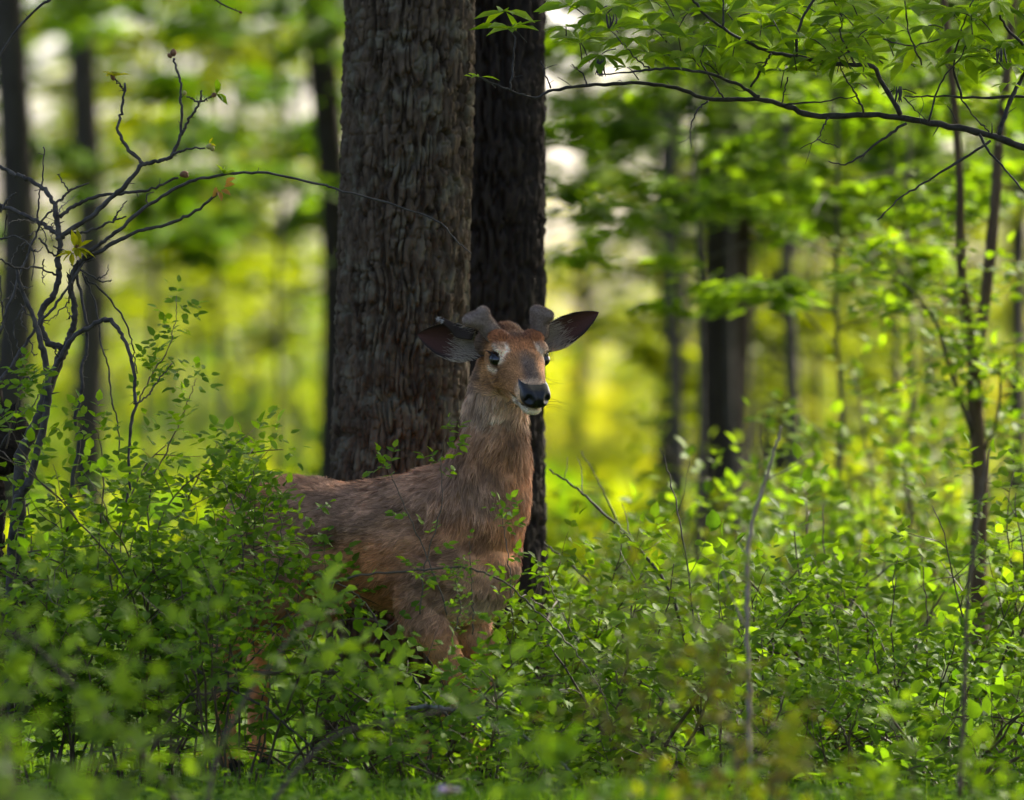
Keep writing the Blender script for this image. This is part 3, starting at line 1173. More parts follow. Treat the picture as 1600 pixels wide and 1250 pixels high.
        mix(mz * sstep(.02, .034, al) * .9, (.52, .38, .28))
        mix(hd * sstep(.128, .150, f) * sstep(.178, .155, f) * (u > -.01) * .55, (.48, .40, .33))
        mix(hd * sstep(.08, .12, f) * sstep(-.046, -.052, u), (.80, .76, .68))
        mix(hd * sstep(-.02, .04, f) * sstep(-.086, -.096, u), (.50, .46, .39))
        mouth = hd * sstep(.085, .11, f) * np.exp(-((u + .050) / .0042) ** 2)
        mix(mouth * .95, (.03, .02, .016))
        patch = hd * np.exp(-(((f - .128) / .018) ** 2 + ((u + .064) / .012) ** 2)) * (al > .012)
        mix(patch * .8, (.05, .035, .028))
        tf = fbm(L * np.array([13, 13, 24.]) + .5 * fbm(L * 8, 2, 3)[:, None], 3, 83)
        c = c * (1 + .75 * np.clip(tf, -.6, .6))[:, None]
        hm = hd[:, None]
        return c * (2.4 * (1 - hm) + 1.3 * hm) * np.array([1.22, 1.0, .77])
    c = colour(V, r)
    c = c * (1 + .25 * fbm(L * 60, 2, 5))[:, None]
    root = thing('deer', org, 'brown buck with velvet antler stubs standing in the shrubs and looking out', 'deer')
    set_col(me, c)
    me.vertices.foreach_set('co', (V - org).astype(np.float32).ravel())
    me.update()
    me.name = 'body'
    me.materials.clear()
    obj('body', me, M['hide'], root)

    # ---- coat: strands combed along the body
    me.calc_loop_triangles()
    nt_ = len(me.loop_triangles)
    tri = np.empty(nt_ * 3, np.int32)
    me.loop_triangles.foreach_get('vertices', tri)
    tri = tri.reshape(-1, 3)
    A, B, Cc = V[tri[:, 0]], V[tri[:, 1]], V[tri[:, 2]]
    cr = np.cross(B - A, Cc - A)
    ar = np.linalg.norm(cr, axis=1)
    cen = (A + B + Cc) / 3
    hc = to_head(cen)
    lc = to_local(cen)
    head_t = (hc[:, 0] > -.15) & (np.abs(hc[:, 1]) < .12) & (hc[:, 2] > -.125) & (lc[:, 2] > 1.05)
    w = ar * np.where(head_t, 5.0, 1.0) * np.where(lc[:, 2] < .45, 1.2, 1.0)
    n = 190000
    ti = r.choice(len(tri), n, p=w / w.sum())
    a, b = r.random((n, 1)), r.random((n, 1))
    fl = (a + b) > 1
    a, b = np.where(fl, 1 - a, a), np.where(fl, 1 - b, b)
    P = A[ti] + a * (B[ti] - A[ti]) + b * (Cc[ti] - A[ti])
    Nn = norm(nrm[tri[ti, 0]] + nrm[tri[ti, 1]] + nrm[tri[ti, 2]])
    h = to_head(P)
    l = to_local(P)
    hd = (h[:, 0] > -.15) & (np.abs(h[:, 1]) < .12) & (h[:, 2] > -.125) & (l[:, 2] > 1.05)
    ok = ~(hd & (h[:, 0] > .158) & (h[:, 2] > -.048))
    for e in eyes:
        ok &= np.linalg.norm(P - e, axis=1) > .0225
    P, Nn, h, l, hd = P[ok], Nn[ok], h[ok], l[ok], hd[ok]
    n = len(P)
    nkw = sstep(.80, .95, l[:, 2] - .3 * np.minimum(l[:, 0] - .05, 0) * 0 + .15 * (l[:, 0] > 0))
    flow = np.tile(-fw * 1.0 - up * .45, (n, 1))
    flow = flow * (1 - nkw[:, None]) + (-up * 1.0 - fw * .25)[None] * nkw[:, None]
    lw = sstep(.55, .42, l[:, 2])[:, None]
    flow = flow * (1 - lw) + (-up)[None] * lw
    # chest whorl: hair in front falls down
    cw = (sstep(.06, .14, l[:, 0]) * sstep(.95, .8, l[:, 2]))[:, None]
    flow = flow * (1 - cw) + (-up)[None] * cw
    headflow = -F[None] * 1.0 - U[None] * .25 * np.sign(-h[:, 2:3] + .02) * 0 + Nn * 0
    lat = sstep(.03, .06, np.abs(h[:, 1]))[:, None]
    headflow = headflow - U[None] * .5 * lat
    flow = np.where(hd[:, None], headflow, flow)
    wob = np.stack([fbm(l * np.array([14, 14, 9.]) + 3 * k, 3, 90 + k) for k in range(3)], -1)
    flow = norm(flow) + wob * np.where(hd, .5, .75)[:, None] + r.normal(0, .16, (n, 3))
    flow = flow - Nn * np.sum(flow * Nn, 1, keepdims=True)
    flow = norm(flow)
    hw_ = sstep(-.17, -.07, h[:, 0]) * sstep(-.14, -.09, h[:, 2])
    base_len = np.where(hd, .0125 + .018 * (1 - hw_), np.where(l[:, 2] < .45, .012, .024)) + np.where(hd, 0, .010 * nkw)
    shortn = np.where(hd & (h[:, 0] > .06), .65, 1.0)
    ln = base_len * shortn * (.65 + .7 * r.random(n))
    lift = np.where(hd, .22, .30) + .16 * r.random(n)
    D1 = norm(flow + Nn * lift[:, None])
    D2 = norm(flow + Nn * (lift * .35)[:, None])
    sw = np.cross(D1, Nn)
    sw = norm(sw + r.normal(0, .25, (n, 3)))
    wd = np.where(hd, .0008, .00088) * (.7 + .6 * r.random(n))
    p0 = P - Nn * .001
    p1 = p0 + D1 * (ln * .5)[:, None]
    p2 = p1 + D2 * (ln * .5)[:, None]
    # clumping: tips lean together inside irregular cells
    sz = np.where(hd, .010, .026)
    jit = fbm(l * 25, 2, 140)[:, None] * .35
    cell = np.floor(l / sz[:, None] + jit)
    hv = [_hash(cell[:, 0].astype(np.int64), cell[:, 1].astype(np.int64), cell[:, 2].astype(np.int64), 31 + k) for k in range(4)]
    cc_ = (cell - jit + np.stack(hv[:3], -1) * .6 + .2) * sz[:, None]
    tgt = W(cc_) + flow * (ln * .9)[:, None] + Nn * (ln * .22)[:, None]
    dlt = tgt - p2
    dlt = dlt - Nn * np.sum(dlt * Nn, 1, keepdims=True) * .8
    kk = np.where(hd, .35, .62)[:, None]
    p2 = p2 + dlt * kk
    p1 = p1 + dlt * kk * .35
    clump = (hv[3] - .5)[:, None]
    Vs = np.stack([p0 - sw * wd[:, None], p0 + sw * wd[:, None], p1 + sw * wd[:, None] * .8, p1 - sw * wd[:, None] * .8, p2], 1)
    oo = (np.arange(n) * 5)[:, None]
    Q = np.array([[0, 1, 2, 3]]) + oo
    T = np.array([[3, 2, 4]]) + oo
    cs = colour(P, r)
    v = r.random((n, 1))
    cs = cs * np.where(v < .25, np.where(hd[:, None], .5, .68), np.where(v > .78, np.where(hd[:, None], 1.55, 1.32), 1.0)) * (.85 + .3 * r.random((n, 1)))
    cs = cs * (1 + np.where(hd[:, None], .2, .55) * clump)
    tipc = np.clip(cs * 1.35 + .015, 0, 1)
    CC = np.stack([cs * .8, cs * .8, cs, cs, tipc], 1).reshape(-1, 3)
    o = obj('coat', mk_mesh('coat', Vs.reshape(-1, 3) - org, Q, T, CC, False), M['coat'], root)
    o['kind'] = 'stuff'

    # ---- eyes
    for sy, e in zip((-1, 1), eyes):
        m2 = MB()
        t = np.linspace(-1, 1, 19)
        w_ = np.sqrt(np.clip(1 - t * t, .0002, 1))
        R = .0212
        cc = H(.003, .0645 * sy, .003)
        loft(m2, cc + t[:, None] * R * Lh, R * w_ * 1.08, R * w_ * .92, F, U, 28)
        ey = obj('eye', m2.mesh('eye', org), M['eye'], root)
        # eyelid rim
        m3 = MB()
        a_ = np.linspace(0, 2 * math.pi, 30)
        ring = [H(.0 + .0190 * math.cos(t_), (.0775 - .006 * abs(math.cos(t_)) - (.0015 if math.sin(t_) < 0 else 0)) * sy, .003 + .0150 * math.sin(t_)) for t_ in a_]
        tube(m3, np.array(ring), .0028, 6)
        lm = m3.mesh('eyelid', org)
        lm.materials.append(M['nose'])
        obj('eyelid', lm, None, ey)
        # lashes
        m4 = MB()
        for t_ in np.linspace(.15, 2.6, 26):
            p = H(.0190 * math.cos(t_), .079 * sy, .003 + .016 * math.sin(t_))
            q = p + HS * (F * .004 * math.cos(t_) + Lh * sy * .012 + U * (.002 + .004 * math.sin(t_)))
            tube(m4, spline([p, (p + q) / 2 + U * .001, q], 4), np.linspace(.0005, .0002, 4), 3)
        lm = m4.mesh('eyelash', org)
        lm.materials.append(M['nose'])
        obj('eyelash', lm, None, ey)

    # ---- nose pad
    m2 = MB()
    nl, nu = 44, 34
    al_, be_ = np.meshgrid(np.linspace(-1, 1, nl), np.linspace(-1, 1, nu))
    al_, be_ = al_.ravel(), be_.ravel()
    # squarish pad wrapped over the muzzle end, wider at the top
    wl = (.0400 - .008 * np.clip(-be_, 0, 1) ** 1.5)
    ll = wl * np.sin(al_ * math.pi / 2) * (1 - .10 * np.abs(be_) ** 4)
    uu = -.0165 + .0270 * be_ * (1 - .10 * np.abs(al_) ** 3)
    ff = .203 - .040 * (np.abs(al_) ** 2.6) - .026 * np.clip(be_, 0, 1) ** 2.2 - .012 * np.clip(-be_, 0, 1) ** 2.5
    for sy in (-1, 1):
        e1 = ((ll - sy * .0235) / .0075) ** 2 + ((uu + .013) / .0095) ** 2
        e2 = ((ll - sy * .0320) / .0060) ** 2 + ((uu + .0215) / .006) ** 2
        ff = ff - .013 * np.exp(-e1) - .009 * np.exp(-e2)
        rim = ((ll - sy * .0235) / .012) ** 2 + ((uu + .010) / .0145) ** 2
        ff = ff + .0035 * np.exp(-(rim - 1.2) ** 2 * 2.0)
    ff = ff - .002 * np.exp(-(ll / .0018) ** 2) * (be_ < .2)
    edge = np.maximum(np.abs(al_), np.abs(be_))
    ff = ff - .020 * sstep(.86, 1.0, edge)
    VV = np.array([H(f_, l_, u_) for f_, l_, u_ in zip(ff, ll, uu)])
    i, j = np.meshgrid(np.arange(nu - 1), np.arange(nl - 1), indexing='ij')
    a0 = (i * nl + j).ravel()
    m2.add(VV, np.stack([a0, a0 + 1, a0 + nl + 1, a0 + nl], -1))
    # closed back so that it is a solid pad
    nb_ = len(VV)
    m2.add(np.array([H(.150, l_ * .8, u_) for l_, u_ in zip(ll, uu)]), np.stack([a0 + nl, a0 + nl + 1, a0 + 1, a0], -1))
    nose = obj('nose', m2.mesh('nose', org), M['nose'], root)
    # whiskers
    for sy in (-1, 1):
        for k in range(9):
            p = H(.150 + .022 * r.random(), sy * (.036 + .004 * r.random()), -.025 - .03 * r.random())
            q = p + HS * (Lh * sy * (.035 + .03 * r.random()) + F * (.01 + .02 * r.random()) - U * (.02 * r.random() - .004))
            m3 = MB()
            tube(m3, spline([p, (p + q) / 2 + U * .004, q], 6), np.linspace(.0005, .0002, 6), 3)
            obj('whisker', m3.mesh('whisker', org), M['nose'], root)
    for sy in (-1, 1):
        for k in range(4):
            p = H(.03 + .02 * r.random(), sy * .064, -.02 - .03 * r.random())
            q = p + HS * (Lh * sy * (.04 + .025 * r.random()) - U * .02 * r.random())
            m3 = MB()
            tube(m3, spline([p, (p + q) / 2 - U * .004, q], 6), np.linspace(.0005, .0002, 6), 3)
            obj('whisker', m3.mesh('whisker', org), M['nose'], root)

    # ---- antlers in velvet: thick clubs with a budding fork
    def capsule(mbx, a_, b_, ra, rb):
        k = 12
        a_, b_ = np.asarray(a_, float), np.asarray(b_, float)
        d_ = norm(b_ - a_)
        th = np.linspace(0, math.pi / 2, 7)
        c_ = [a_ - d_ * ra * math.cos(t) for t in th[:-1]] + [a_ * (1 - s_) + b_ * s_ for s_ in np.linspace(0, 1, k)] + [b_ + d_ * rb * math.sin(t) for t in th[1:]]
        r_ = [max(ra * math.sin(t), 1e-4) for t in th[:-1]] + list(np.linspace(ra, rb, k)) + [max(rb * math.cos(t), 1e-4) for t in th[1:]]
        u1 = norm(np.cross(d_, np.array([0, 1.0, .01])))
        loft(mbx, np.array(c_), np.array(r_), np.array(r_), u1, np.cross(d_, u1), 18)

    def apt(zx, zy, dy=0.0):
        p = at(700 + zx / 6.25, 470 + zy / 6.25, 19.815 + dy)
        return p
    mba = MB()
    capsule(mba, apt(440, 320, .025), apt(345, 200, .012), .0270, .0275)
    capsule(mba, apt(350, 200, .01), apt(340, 122, .0), .0255, .0215)
    capsule(mba, apt(330, 205, .01), apt(200, 188, -.008), .0255, .0180)
    capsule(mba, apt(340, 140, .0), apt(215, 180, -.004), .0200, .0190)
    a1 = voxel(mba.mesh('antler'), .0028, 10)
    mba = MB()
    capsule(mba, apt(905, 315, .05), apt(893, 180, .042), .0240, .0270)
    capsule(mba, apt(885, 180, .04), apt(866, 105, .03), .0250, .0200)
    capsule(mba, apt(900, 180, .04), apt(975, 148, .03), .0250, .0175)
    capsule(mba, apt(880, 110, .03), apt(965, 140, .03), .0200, .0180)
    a2 = voxel(mba.mesh('antler'), .0028, 10)
    for am in (a1, a2):
        vv = verts_of(am)
        vv = vv + .0012 * np.stack([fbm(vv * 55, 3, 4 + k) for k in range(3)], -1)
        am.vertices.foreach_set('co', (vv - org).astype(np.float32).ravel())
        am.update()
        am.materials.clear()
        ao = obj('antler', am, M['velvet'], root)
        # velvet fuzz
        am.calc_loop_triangles()
        k = 9000
        tt = np.empty(len(am.loop_triangles) * 3, np.int32)
        am.loop_triangles.foreach_get('vertices', tt)
        tt = tt.reshape(-1, 3)
        nn = np.empty(len(vv) * 3, np.float32)
        am.vertices.foreach_get('normal', nn)
        nn = nn.reshape(-1, 3)
        sel = r.integers(0, len(tt), k)
        P_ = vv[tt[sel]].mean(1)
        N_ = norm(nn[tt[sel, 0]])
        dd = norm(N_ + r.normal(0, .5, (k, 3)))
        ss = norm(np.cross(dd, r.normal(0, 1, (k, 3)))) * .00035
        VV = np.stack([P_ - ss, P_ + ss, P_ + dd * (.0035 + .002 * r.random((k, 1)))], 1).reshape(-1, 3) - org
        fz = obj('velvet_fuzz', mk_mesh('velvet_fuzz', VV, None, np.arange(3 * k).reshape(-1, 3), np.tile(np.array((.20, .14, .105)), (3 * k, 1)), False), M['coat'], ao)
        fz['kind'] = 'stuff'

    # ---- ears: cupped shells with thickness
    def ear(base, tip, wid, opn, curl, tears=0, roll=0.0):
        base, tip = np.asarray(base), np.asarray(tip)
        ax = tip - base
        Ln = np.linalg.norm(ax)
        ax = ax / Ln
        opn = norm(opn - ax * np.dot(opn, ax))
        cr_ = norm(np.cross(opn, ax))                 # across, upwards-ish
        if cr_[2] < 0:
            cr_ = -cr_
        nu_, nv_ = 30, 19
        us = np.linspace(0, 1, nu_)
        vs_ = np.linspace(-1, 1, nv_)
        prof = np.interp(us, [0, .12, .3, .5, .7, .85, .95, 1], [.40, .72, 1.0, 1.0, .80, .50, .22, .02])
        front, back, fc, bc = [], [], [], []
        for a_, w_ in zip(us, prof):
            for v_ in vs_:
                hw = wid * w_
                cup = (1 - v_ * v_) * hw * (1.05 - .55 * a_)
                bend = curl * a_ * a_
                p = base + ax * (a_ * Ln) + cr_ * (hw * v_ * (.80 + .2 * abs(v_))) - opn * cup + opn * bend
                if tears and v_ > .15:
                    # torn upper margin near the tip
                    cut = sstep(.42, .60, a_) * sstep(.15, .9, v_)
                    p = p - cr_ * hw * cut * .75
                front.append(p)
                th_ = .0035 * (1 - .6 * a_)
                back.append(p - opn * th_ - cr_ * v_ * th_ * .2)
                nz_ = .5 + .5 * math.sin(v_ * 23 + a_ * 7)
                rim_ = sstep(.72, .97, abs(v_))
                inn = np.array((.085, .038, .028)) * (1 - rim_) + np.array((.035, .026, .022)) * rim_
                pale = math.exp(-((a_ - .28) / .2) ** 2) * (1 - rim_) * (.1 + .35 * nz_)
                inn = inn * (1 - pale) + np.array((.25, .18, .14)) * pale
                fc.append(inn)
                bc.append(np.array((.06, .044, .036)))
        m_ = MB()
        i_, j_ = np.meshgrid(np.arange(nu_ - 1), np.arange(nv_ - 1), indexing='ij')
        k0 = (i_ * nv_ + j_).ravel()
        nF = nu_ * nv_
        Qf = np.stack([k0, k0 + 1, k0 + nv_ + 1, k0 + nv_], -1)
        Qb = Qf[:, ::-1] + nF
        rimQ = []
        for i2 in range(nu_ - 1):
            for col_ in (0, nv_ - 1):
                p_, q_ = i2 * nv_ + col_, (i2 + 1) * nv_ + col_
                rimQ.append((p_, q_, q_ + nF, p_ + nF))
        m_.add(np.array(front + back), np.concatenate([Qf, Qb, np.array(rimQ)]), None, np.array(fc + bc))
        eo = obj('ear', m_.mesh('ear', org), M['hide'], root)
        # hair inside the ear and along its rim
        fr_ = np.array(front).reshape(nu_, nv_, 3)
        mh, k = [], 1800
        Vh, Ch = [], []
        for q in range(k):
            mode = q % 3
            if mode < 2:
                a_ = int(np.clip(r.normal(8, 3.0), 0, 19))
                b_ = int(np.clip(r.normal((4 if q % 2 else 12), 3.2), 0, nv_ - 1))
                p = fr_[a_, b_]
                d_ = norm(ax * .8 + opn * (.35 + .3 * r.random()) + cr_ * (.5 if b_ < 9 else -.5) * r.random() + r.normal(0, .15, 3))
                L_ = .014 + .014 * r.random()
                cc_ = np.array((.72, .58, .45)) * (.4 + .7 * r.random())
                wd_ = .0006
            else:
                a_ = r.integers(0, nu_ - 3)
                b_ = 0 if r.random() < .5 else nv_ - 1
                p = fr_[a_, b_]
                d_ = norm(ax + cr_ * (-.7 if b_ == 0 else .7) + r.normal(0, .2, 3))
                L_ = .0025 + .0025 * r.random()
                cc_ = np.array((.17, .12, .09)) * (.5 + r.random())
                wd_ = .0007
            s_ = norm(np.cross(d_, opn + r.normal(0, .2, 3))) * wd_
            Vh += [p - s_, p + s_, p + d_ * L_]
            Ch += [cc_ * .8, cc_ * .8, cc_]
        fo = obj('ear_hair', mk_mesh('ear_hair', np.array(Vh) - org, None, np.arange(3 * k).reshape(-1, 3), np.array(Ch), False), M['coat'], eo)
        fo['kind'] = 'stuff'
        return eo, fr_
    b1 = H(-.088, -.068, -.014)
    e1, f1 = ear(b1, at(651, 523, 19.90), .0540, np.array([-.25, -1.0, -.05]), -.012, tears=0)
    b2 = H(-.088, .068, -.010)
    e2, f2 = ear(b2, at(938, 488, 19.97), .0430, np.array([.25, -1.0, -.10]), -.012)
    # torn flap standing off the upper rim of the first ear
    m_ = MB()
    p0 = f1[10, -1]
    fp = spline([f1[6, -1] - np.array([0, 0, .012]), at(717, 520, 19.88), at(703, 508, 19.87), at(690, 500, 19.86), at(686, 497, 19.86)], 14)
    loft(m_, fp, np.interp(np.linspace(0, 1, 14), [0, .4, .8, 1], [.018, .013, .006, .003]), np.full(14, .0022), np.array([.35, 0, .94]), np.array([0, 1.0, 0]), 12)
    fl_ = m_.mesh('torn_flap', org)
    set_col(fl_, np.array((.050, .036, .030)))
    fl_.materials.append(M['hide'])
    flo = obj('torn_flap', fl_, None, e1)
    Vh = []
    for q in range(140):
        p = fp[-1 - int(r.random() * 5)] + r.normal(0, .002, 3)
        d_ = norm(np.array([-.6, -.2, -.3]) + r.normal(0, .5, 3))
        s_ = norm(np.cross(d_, r.normal(0, 1, 3))) * .0008
        Vh += [p - s_, p + s_, p + d_ * (.006 + .008 * r.random())]
    fo = obj('ear_tuft', mk_mesh('ear_tuft', np.array(Vh) - org, None, np.arange(420).reshape(-1, 3), np.tile(np.array((.5, .46, .42)), (420, 1)), False), M['coat'], e1)
    fo['kind'] = 'stuff'

    # ---- hooves, two toes each
    for (x, y, tx) in ((-.040, -.10, .4), (.020, .10, .1), (-.735, -.10, .1), (-.780, .10, .1)):
        hz = ground_z(*[[v] for v in W((x, y, 0))[0][:2]])[0]
        m2 = MB()
        for sy in (-1, 1):
            t = np.linspace(0, 1, 9)
            cc = W(np.stack([x + .045 * (1 - t) * 1.0 - .01, y + sy * .011 + 0 * t, -.01 + hz * 0 + .07 * t], -1))
            loft(m2, cc, .030 * (1 - .45 * t), .0125 * (1 - .15 * t), fw, lf, 12)
        obj('hoof', m2.mesh('hoof', org), M['hoof'], root)


build_deer()

# ------------------------------------------------------------------ bare twiggy shrub
def px_line(pts, d0, d1=None, wob=0.0, n=None):
    d1 = d0 if d1 is None else d1
    m = len(pts)
    P = np.array([at(p[0], p[1], d0 + (d1 - d0) * i / max(m - 1, 1) + wob * math.sin(i * 2.1 + p[0])) for i, p in enumerate(pts)])
    return spline(P, n or max(6, m * 4))


def bud(mb, p, d, L, r):
    t = np.linspace(0, 1, 8)
    d = norm(np.asarray(d, float))
    u = norm(np.cross(d, np.array([.3, .9, .2])))
    loft(mb, p + d * (t * L)[:, None], r * np.sin(math.pi * np.clip(t * .92 + .06, 0, 1)) ** .7, r * np.sin(math.pi * np.clip(t * .92 + .06, 0, 1)) ** .7, u, np.cross(d, u), 8)


def young_cluster(root, base, p, d, n, size, r, tn='young', spread=1.0):
    """small whorl of unfolding leaves"""
    P, D, N = [], [], []
    d = norm(np.asarray(d, float))
    for k in range(n):
        a = k / n * 6.283 + r.random() * .8
        u = norm(np.cross(d, np.array([.2, .95, .1])))
        v = np.cross(d, u)
        dd = norm(d * (.5 + .5 * r.random()) + spread * (math.cos(a) * u + math.sin(a) * v) + np.array([0, 0, -.35 * r.random()]))
        P.append(p)
        D.append(dd)
        N.append(norm(np.array([0, -.3, 1.0]) + r.normal(0, .4, 3)))
    Sz = size * (.7 + .6 * r.random(n))
    leaf_objects(root, base, 'LA', np.array(P), np.array(D), np.array(N), Sz, tone(tn, n, r))


def bare_shrub():
    r = np.random.default_rng(301)
    base = at(35, 1240, 19.9)
    base[2] = 0
    root = thing('bare_shrub', base, 'leafless grey twiggy shrub with a few opening buds and a long whip', 'shrub')
    D0 = 19.85
    stems = [  # (points, r0, r1, d0, d1)
        ([(20, 1235), (26, 1000), (30, 850), (32, 723), (48, 682), (67, 630), (93, 560), (102, 544)], .024, .012, D0, D0),
        ([(102, 544), (80, 538), (66, 518), (66, 483), (83, 464), (93, 432), (90, 405), (94, 378), (88, 342), (86, 320)], .0105, .008, D0, D0),
        ([(86, 320), (72, 299), (47, 281), (22, 272), (-10, 255)], .007, .005, D0, 20.0),
        ([(102, 544), (106, 534), (115, 509), (117, 480), (110, 448), (118, 416), (133, 402)], .011, .0075, D0, D0),
        ([(112, 440), (133, 400), (155, 382), (180, 364), (230, 322), (288, 288), (338, 275), (414, 270), (500, 288), (522, 294), (605, 317), (685, 346), (707, 371), (736, 395)], .0065, .0018, D0, 19.75),
        ([(130, 408), (162, 389), (209, 364), (259, 351), (306, 329), (340, 302)], .0065, .0035, D0, 19.8),
        ([(90, 374), (108, 360), (151, 331), (194, 292), (223, 256)], .0085, .0062, D0, 19.8),
        ([(223, 256), (198, 230), (184, 202), (191, 169), (197, 130)], .0055, .0034, 19.8, 19.85),
        ([(194, 141), (186, 131), (177, 122)], .003, .0022, 19.84, 19.82),
        ([(223, 256), (248, 252), (268, 243), (284, 209)], .006, .0048, 19.8, 19.8),
        ([(284, 209), (283, 162), (281, 122), (272, 92)], .0045, .0034, 19.8, 19.83),
        ([(284, 209), (295, 187), (310, 162), (315, 142)], .0045, .003, 19.8, 19.75),
        ([(311, 160), (300, 155), (292, 150)], .0025, .002, 19.76, 19.78),
        ([(311, 160), (322, 155), (331, 150)], .0025, .002, 19.76, 19.74),
        ([(268, 243), (288, 234), (320, 230)], .004, .0025, 19.8, 19.76),
        ([(94, 338), (119, 320), (155, 306), (202, 301), (238, 295), (277, 277)], .006, .0032, D0, 19.9),
        ([(108, 367), (144, 360), (173, 346), (196, 338)], .0045, .0025, D0, 19.9),
        ([(176, 345), (184, 332), (198, 313)], .003, .0018, 19.9, 19.88),
        ([(-10, 318), (36, 335), (65, 349), (90, 367)], .007, .0065, 19.95, D0),
        ([(86, 320), (108, 299), (139, 284)], .004, .0022, D0, 19.9),
        ([(108, 299), (98, 285), (90, 273)], .0025, .0015, D0, 19.88),
        ([(68, 230), (67, 274), (61, 310), (59, 342)], .0018, .003, 19.9, 19.9),
        ([(15, 1235), (18, 900), (24, 794), (48, 746), (70, 656), (75, 592), (64, 538), (54, 502), (35, 454), (26, 419)], .016, .005, 19.7, 19.75),
        ([(70, 625), (80, 589), (109, 534), (138, 512), (166, 499), (186, 515), (202, 550), (210, 592), (211, 630), (202, 688), (202, 752), (195, 797)], .008, .0035, D0, 19.6),
        ([(118, 420), (134, 496), (136, 550), (128, 573), (128, 608), (118, 653), (123, 694), (112, 760), (104, 830)], .0045, .006, D0, 19.7),
        ([(128, 425), (150, 477), (157, 528), (170, 579), (174, 624), (182, 656), (188, 720)], .0028, .002, D0, 19.75),
        ([(128, 429), (173, 470), (198, 509), (208, 544), (214, 582)], .003, .0018, D0, 19.8),
        ([(209, 632), (230, 619), (246, 595), (268, 568)], .003, .0018, 19.62, 19.7),
        ([(0, 520), (19, 464), (35, 420), (47, 389), (65, 346), (83, 326)], .0045, .003, 19.75, D0),
        ([(-5, 600), (13, 579), (38, 541), (61, 506), (96, 464), (125, 419), (150, 398)], .0055, .003, 19.7, D0),
        ([(0, 700), (30, 640), (20, 560), (5, 500), (0, 430)], .004, .002, 19.8, 19.7),
        ([(30, 610), (38, 590), (58, 598)], .003, .0015, 19.7, 19.65),
        ([(112, 414), (140, 430), (160, 440), (174, 438)], .003, .0018, D0, 19.8),
        ([(152, 437), (166, 428), (169, 414)], .002, .0012, 19.8, 19.8),
        ([(0, 405), (30, 420), (60, 418), (88, 430)], .003, .003, 19.7, D0),
        ([(15, 440), (40, 470), (20, 510), (36, 560)], .003, .0016, 19.8, 19.7),
        ([(48, 640), (60, 620), (70, 590)], .002, .0012, 19.8, 19.8),
        ([(-5, 375), (25, 370), (52, 392), (50, 440)], .003, .0015, 19.8, 19.7),
        ([(0, 330), (14, 310), (26, 300)], .0035, .002, 19.8, 19.8),
        ([(60, 370), (80, 395), (90, 400)], .003, .003, 19.8, D0),
        ([(26, 450), (14, 480), (2, 478)], .002, .0012, 19.8, 19.8),
        ([(232, 322), (228, 306), (240, 300)], .0022, .0012, 19.8, 19.8),
    ]
    for k in range(26):     # fine dead spurs in the tangle
        x, y = r.uniform(0, 110), r.uniform(330, 560)
        a = r.uniform(0, 6.28)
        L = r.uniform(18, 60)
        stems.append(([(x, y), (x + math.cos(a) * L * .5 + r.normal(0, 6), y + math.sin(a) * L * .5 + r.normal(0, 6)), (x + math.cos(a) * L, y + math.sin(a) * L)],
                      .0022, .0009, D0 + r.normal(0, .05), D0 + r.normal(0, .12)))
    for pts, r0, r1, d0, d1 in stems:
        mb = MB()
        n = max(8, len(pts) * 6)
        P = px_line(pts, d0, d1, 0, n)
        P = P + r.normal(0, .0018, P.shape)
        tube(mb, P, np.linspace(r0, r1, n), 7, knob=.10)
        # side spurs and nodes
        for k in range(2, n - 2, 7):
            if r.random() < .6:
                T = norm(P[k + 1] - P[k])
                s = norm(np.cross(T, r.normal(0, 1, 3)) + T * .4)
                rr = np.interp(k, [0, n], [r0, r1])
                tube(mb, spline([P[k], P[k] + s * (rr + .006), P[k] + s * (rr + .010 + .012 * r.random())], 4), np.linspace(max(rr * .35, .0009), .0007, 4), 5)
        obj('stem', mb.mesh('stem', base), M['twig'], root)
    # buds
    for (x, y, d, kind, L, rr, dr) in ((271, 88, 19.83, 'bud', .022, .010, (0, 0, 1)), (268, 90, 19.83, 'bud', .016, .007, (-.6, 0, .7)),
                                       (281, 274, 19.9, 'bud', .026, .010, (1, 0, .3)), (286, 272, 19.9, 'bud', .018, .008, (1, 0, -.5)),
                                       (290, 149, 19.78, 'bud_pale', .016, .0065, (-.4, 0, 1)), (331, 151, 19.74, 'bud', .016, .007, (.5, 0, .4)),
                                       (178, 126, 19.82, 'bud', .022, .007, (-.3, 0, .9)), (322, 230, 19.76, 'bud_pale', .024, .009, (1, 0, .2)),
                                       (330, 228, 19.76, 'bud_pale', .016, .008, (.4, 0, -1)), (118, 388, 19.8, 'bud', .02, .008, (.3, 0, 1))):
        mb = MB()
        bud(mb, at(x, y, d), dr, L, rr)
        obj('bud', mb.mesh('bud', base), M[kind], root)
    # curled brown bud scales
    for (x, y, dx, dz) in ((340, 298, .4, -1), (345, 297, 1, -.5), (350, 292, 1, .25), (338, 292, -.3, -.9), (352, 286, 1, .5)):
        p = at(x, y, 19.8)
        leaf_objects(root, base, 'OV', p[None], np.array([[dx, -.3, dz]]), np.array([[-dz, -.8, dx]]), np.array([.034]), np.array([[.34, .17, .06]]), 'bud_scale')
    for (x, y, d, n, s, dr, tn) in ((178, 120, 19.82, 9, .042, (0, 0, .2), 'gold'), (338, 146, 19.74, 8, .042, (.6, 0, .3), 'young'),
                                    (327, 226, 19.76, 6, .022, (.7, 0, .3), 'gold'), (350, 272, 19.8, 8, .040, (.3, 0, 1), 'young'),
                                    (120, 388, 19.8, 12, .048, (.2, -.2, .1), 'gold'), (112, 395, 19.8, 6, .04, (-.4, -.2, -.3), 'gold')):
        young_cluster(root, base, at(x, y, d), dr, n, s, r, tn)


bare_shrub()


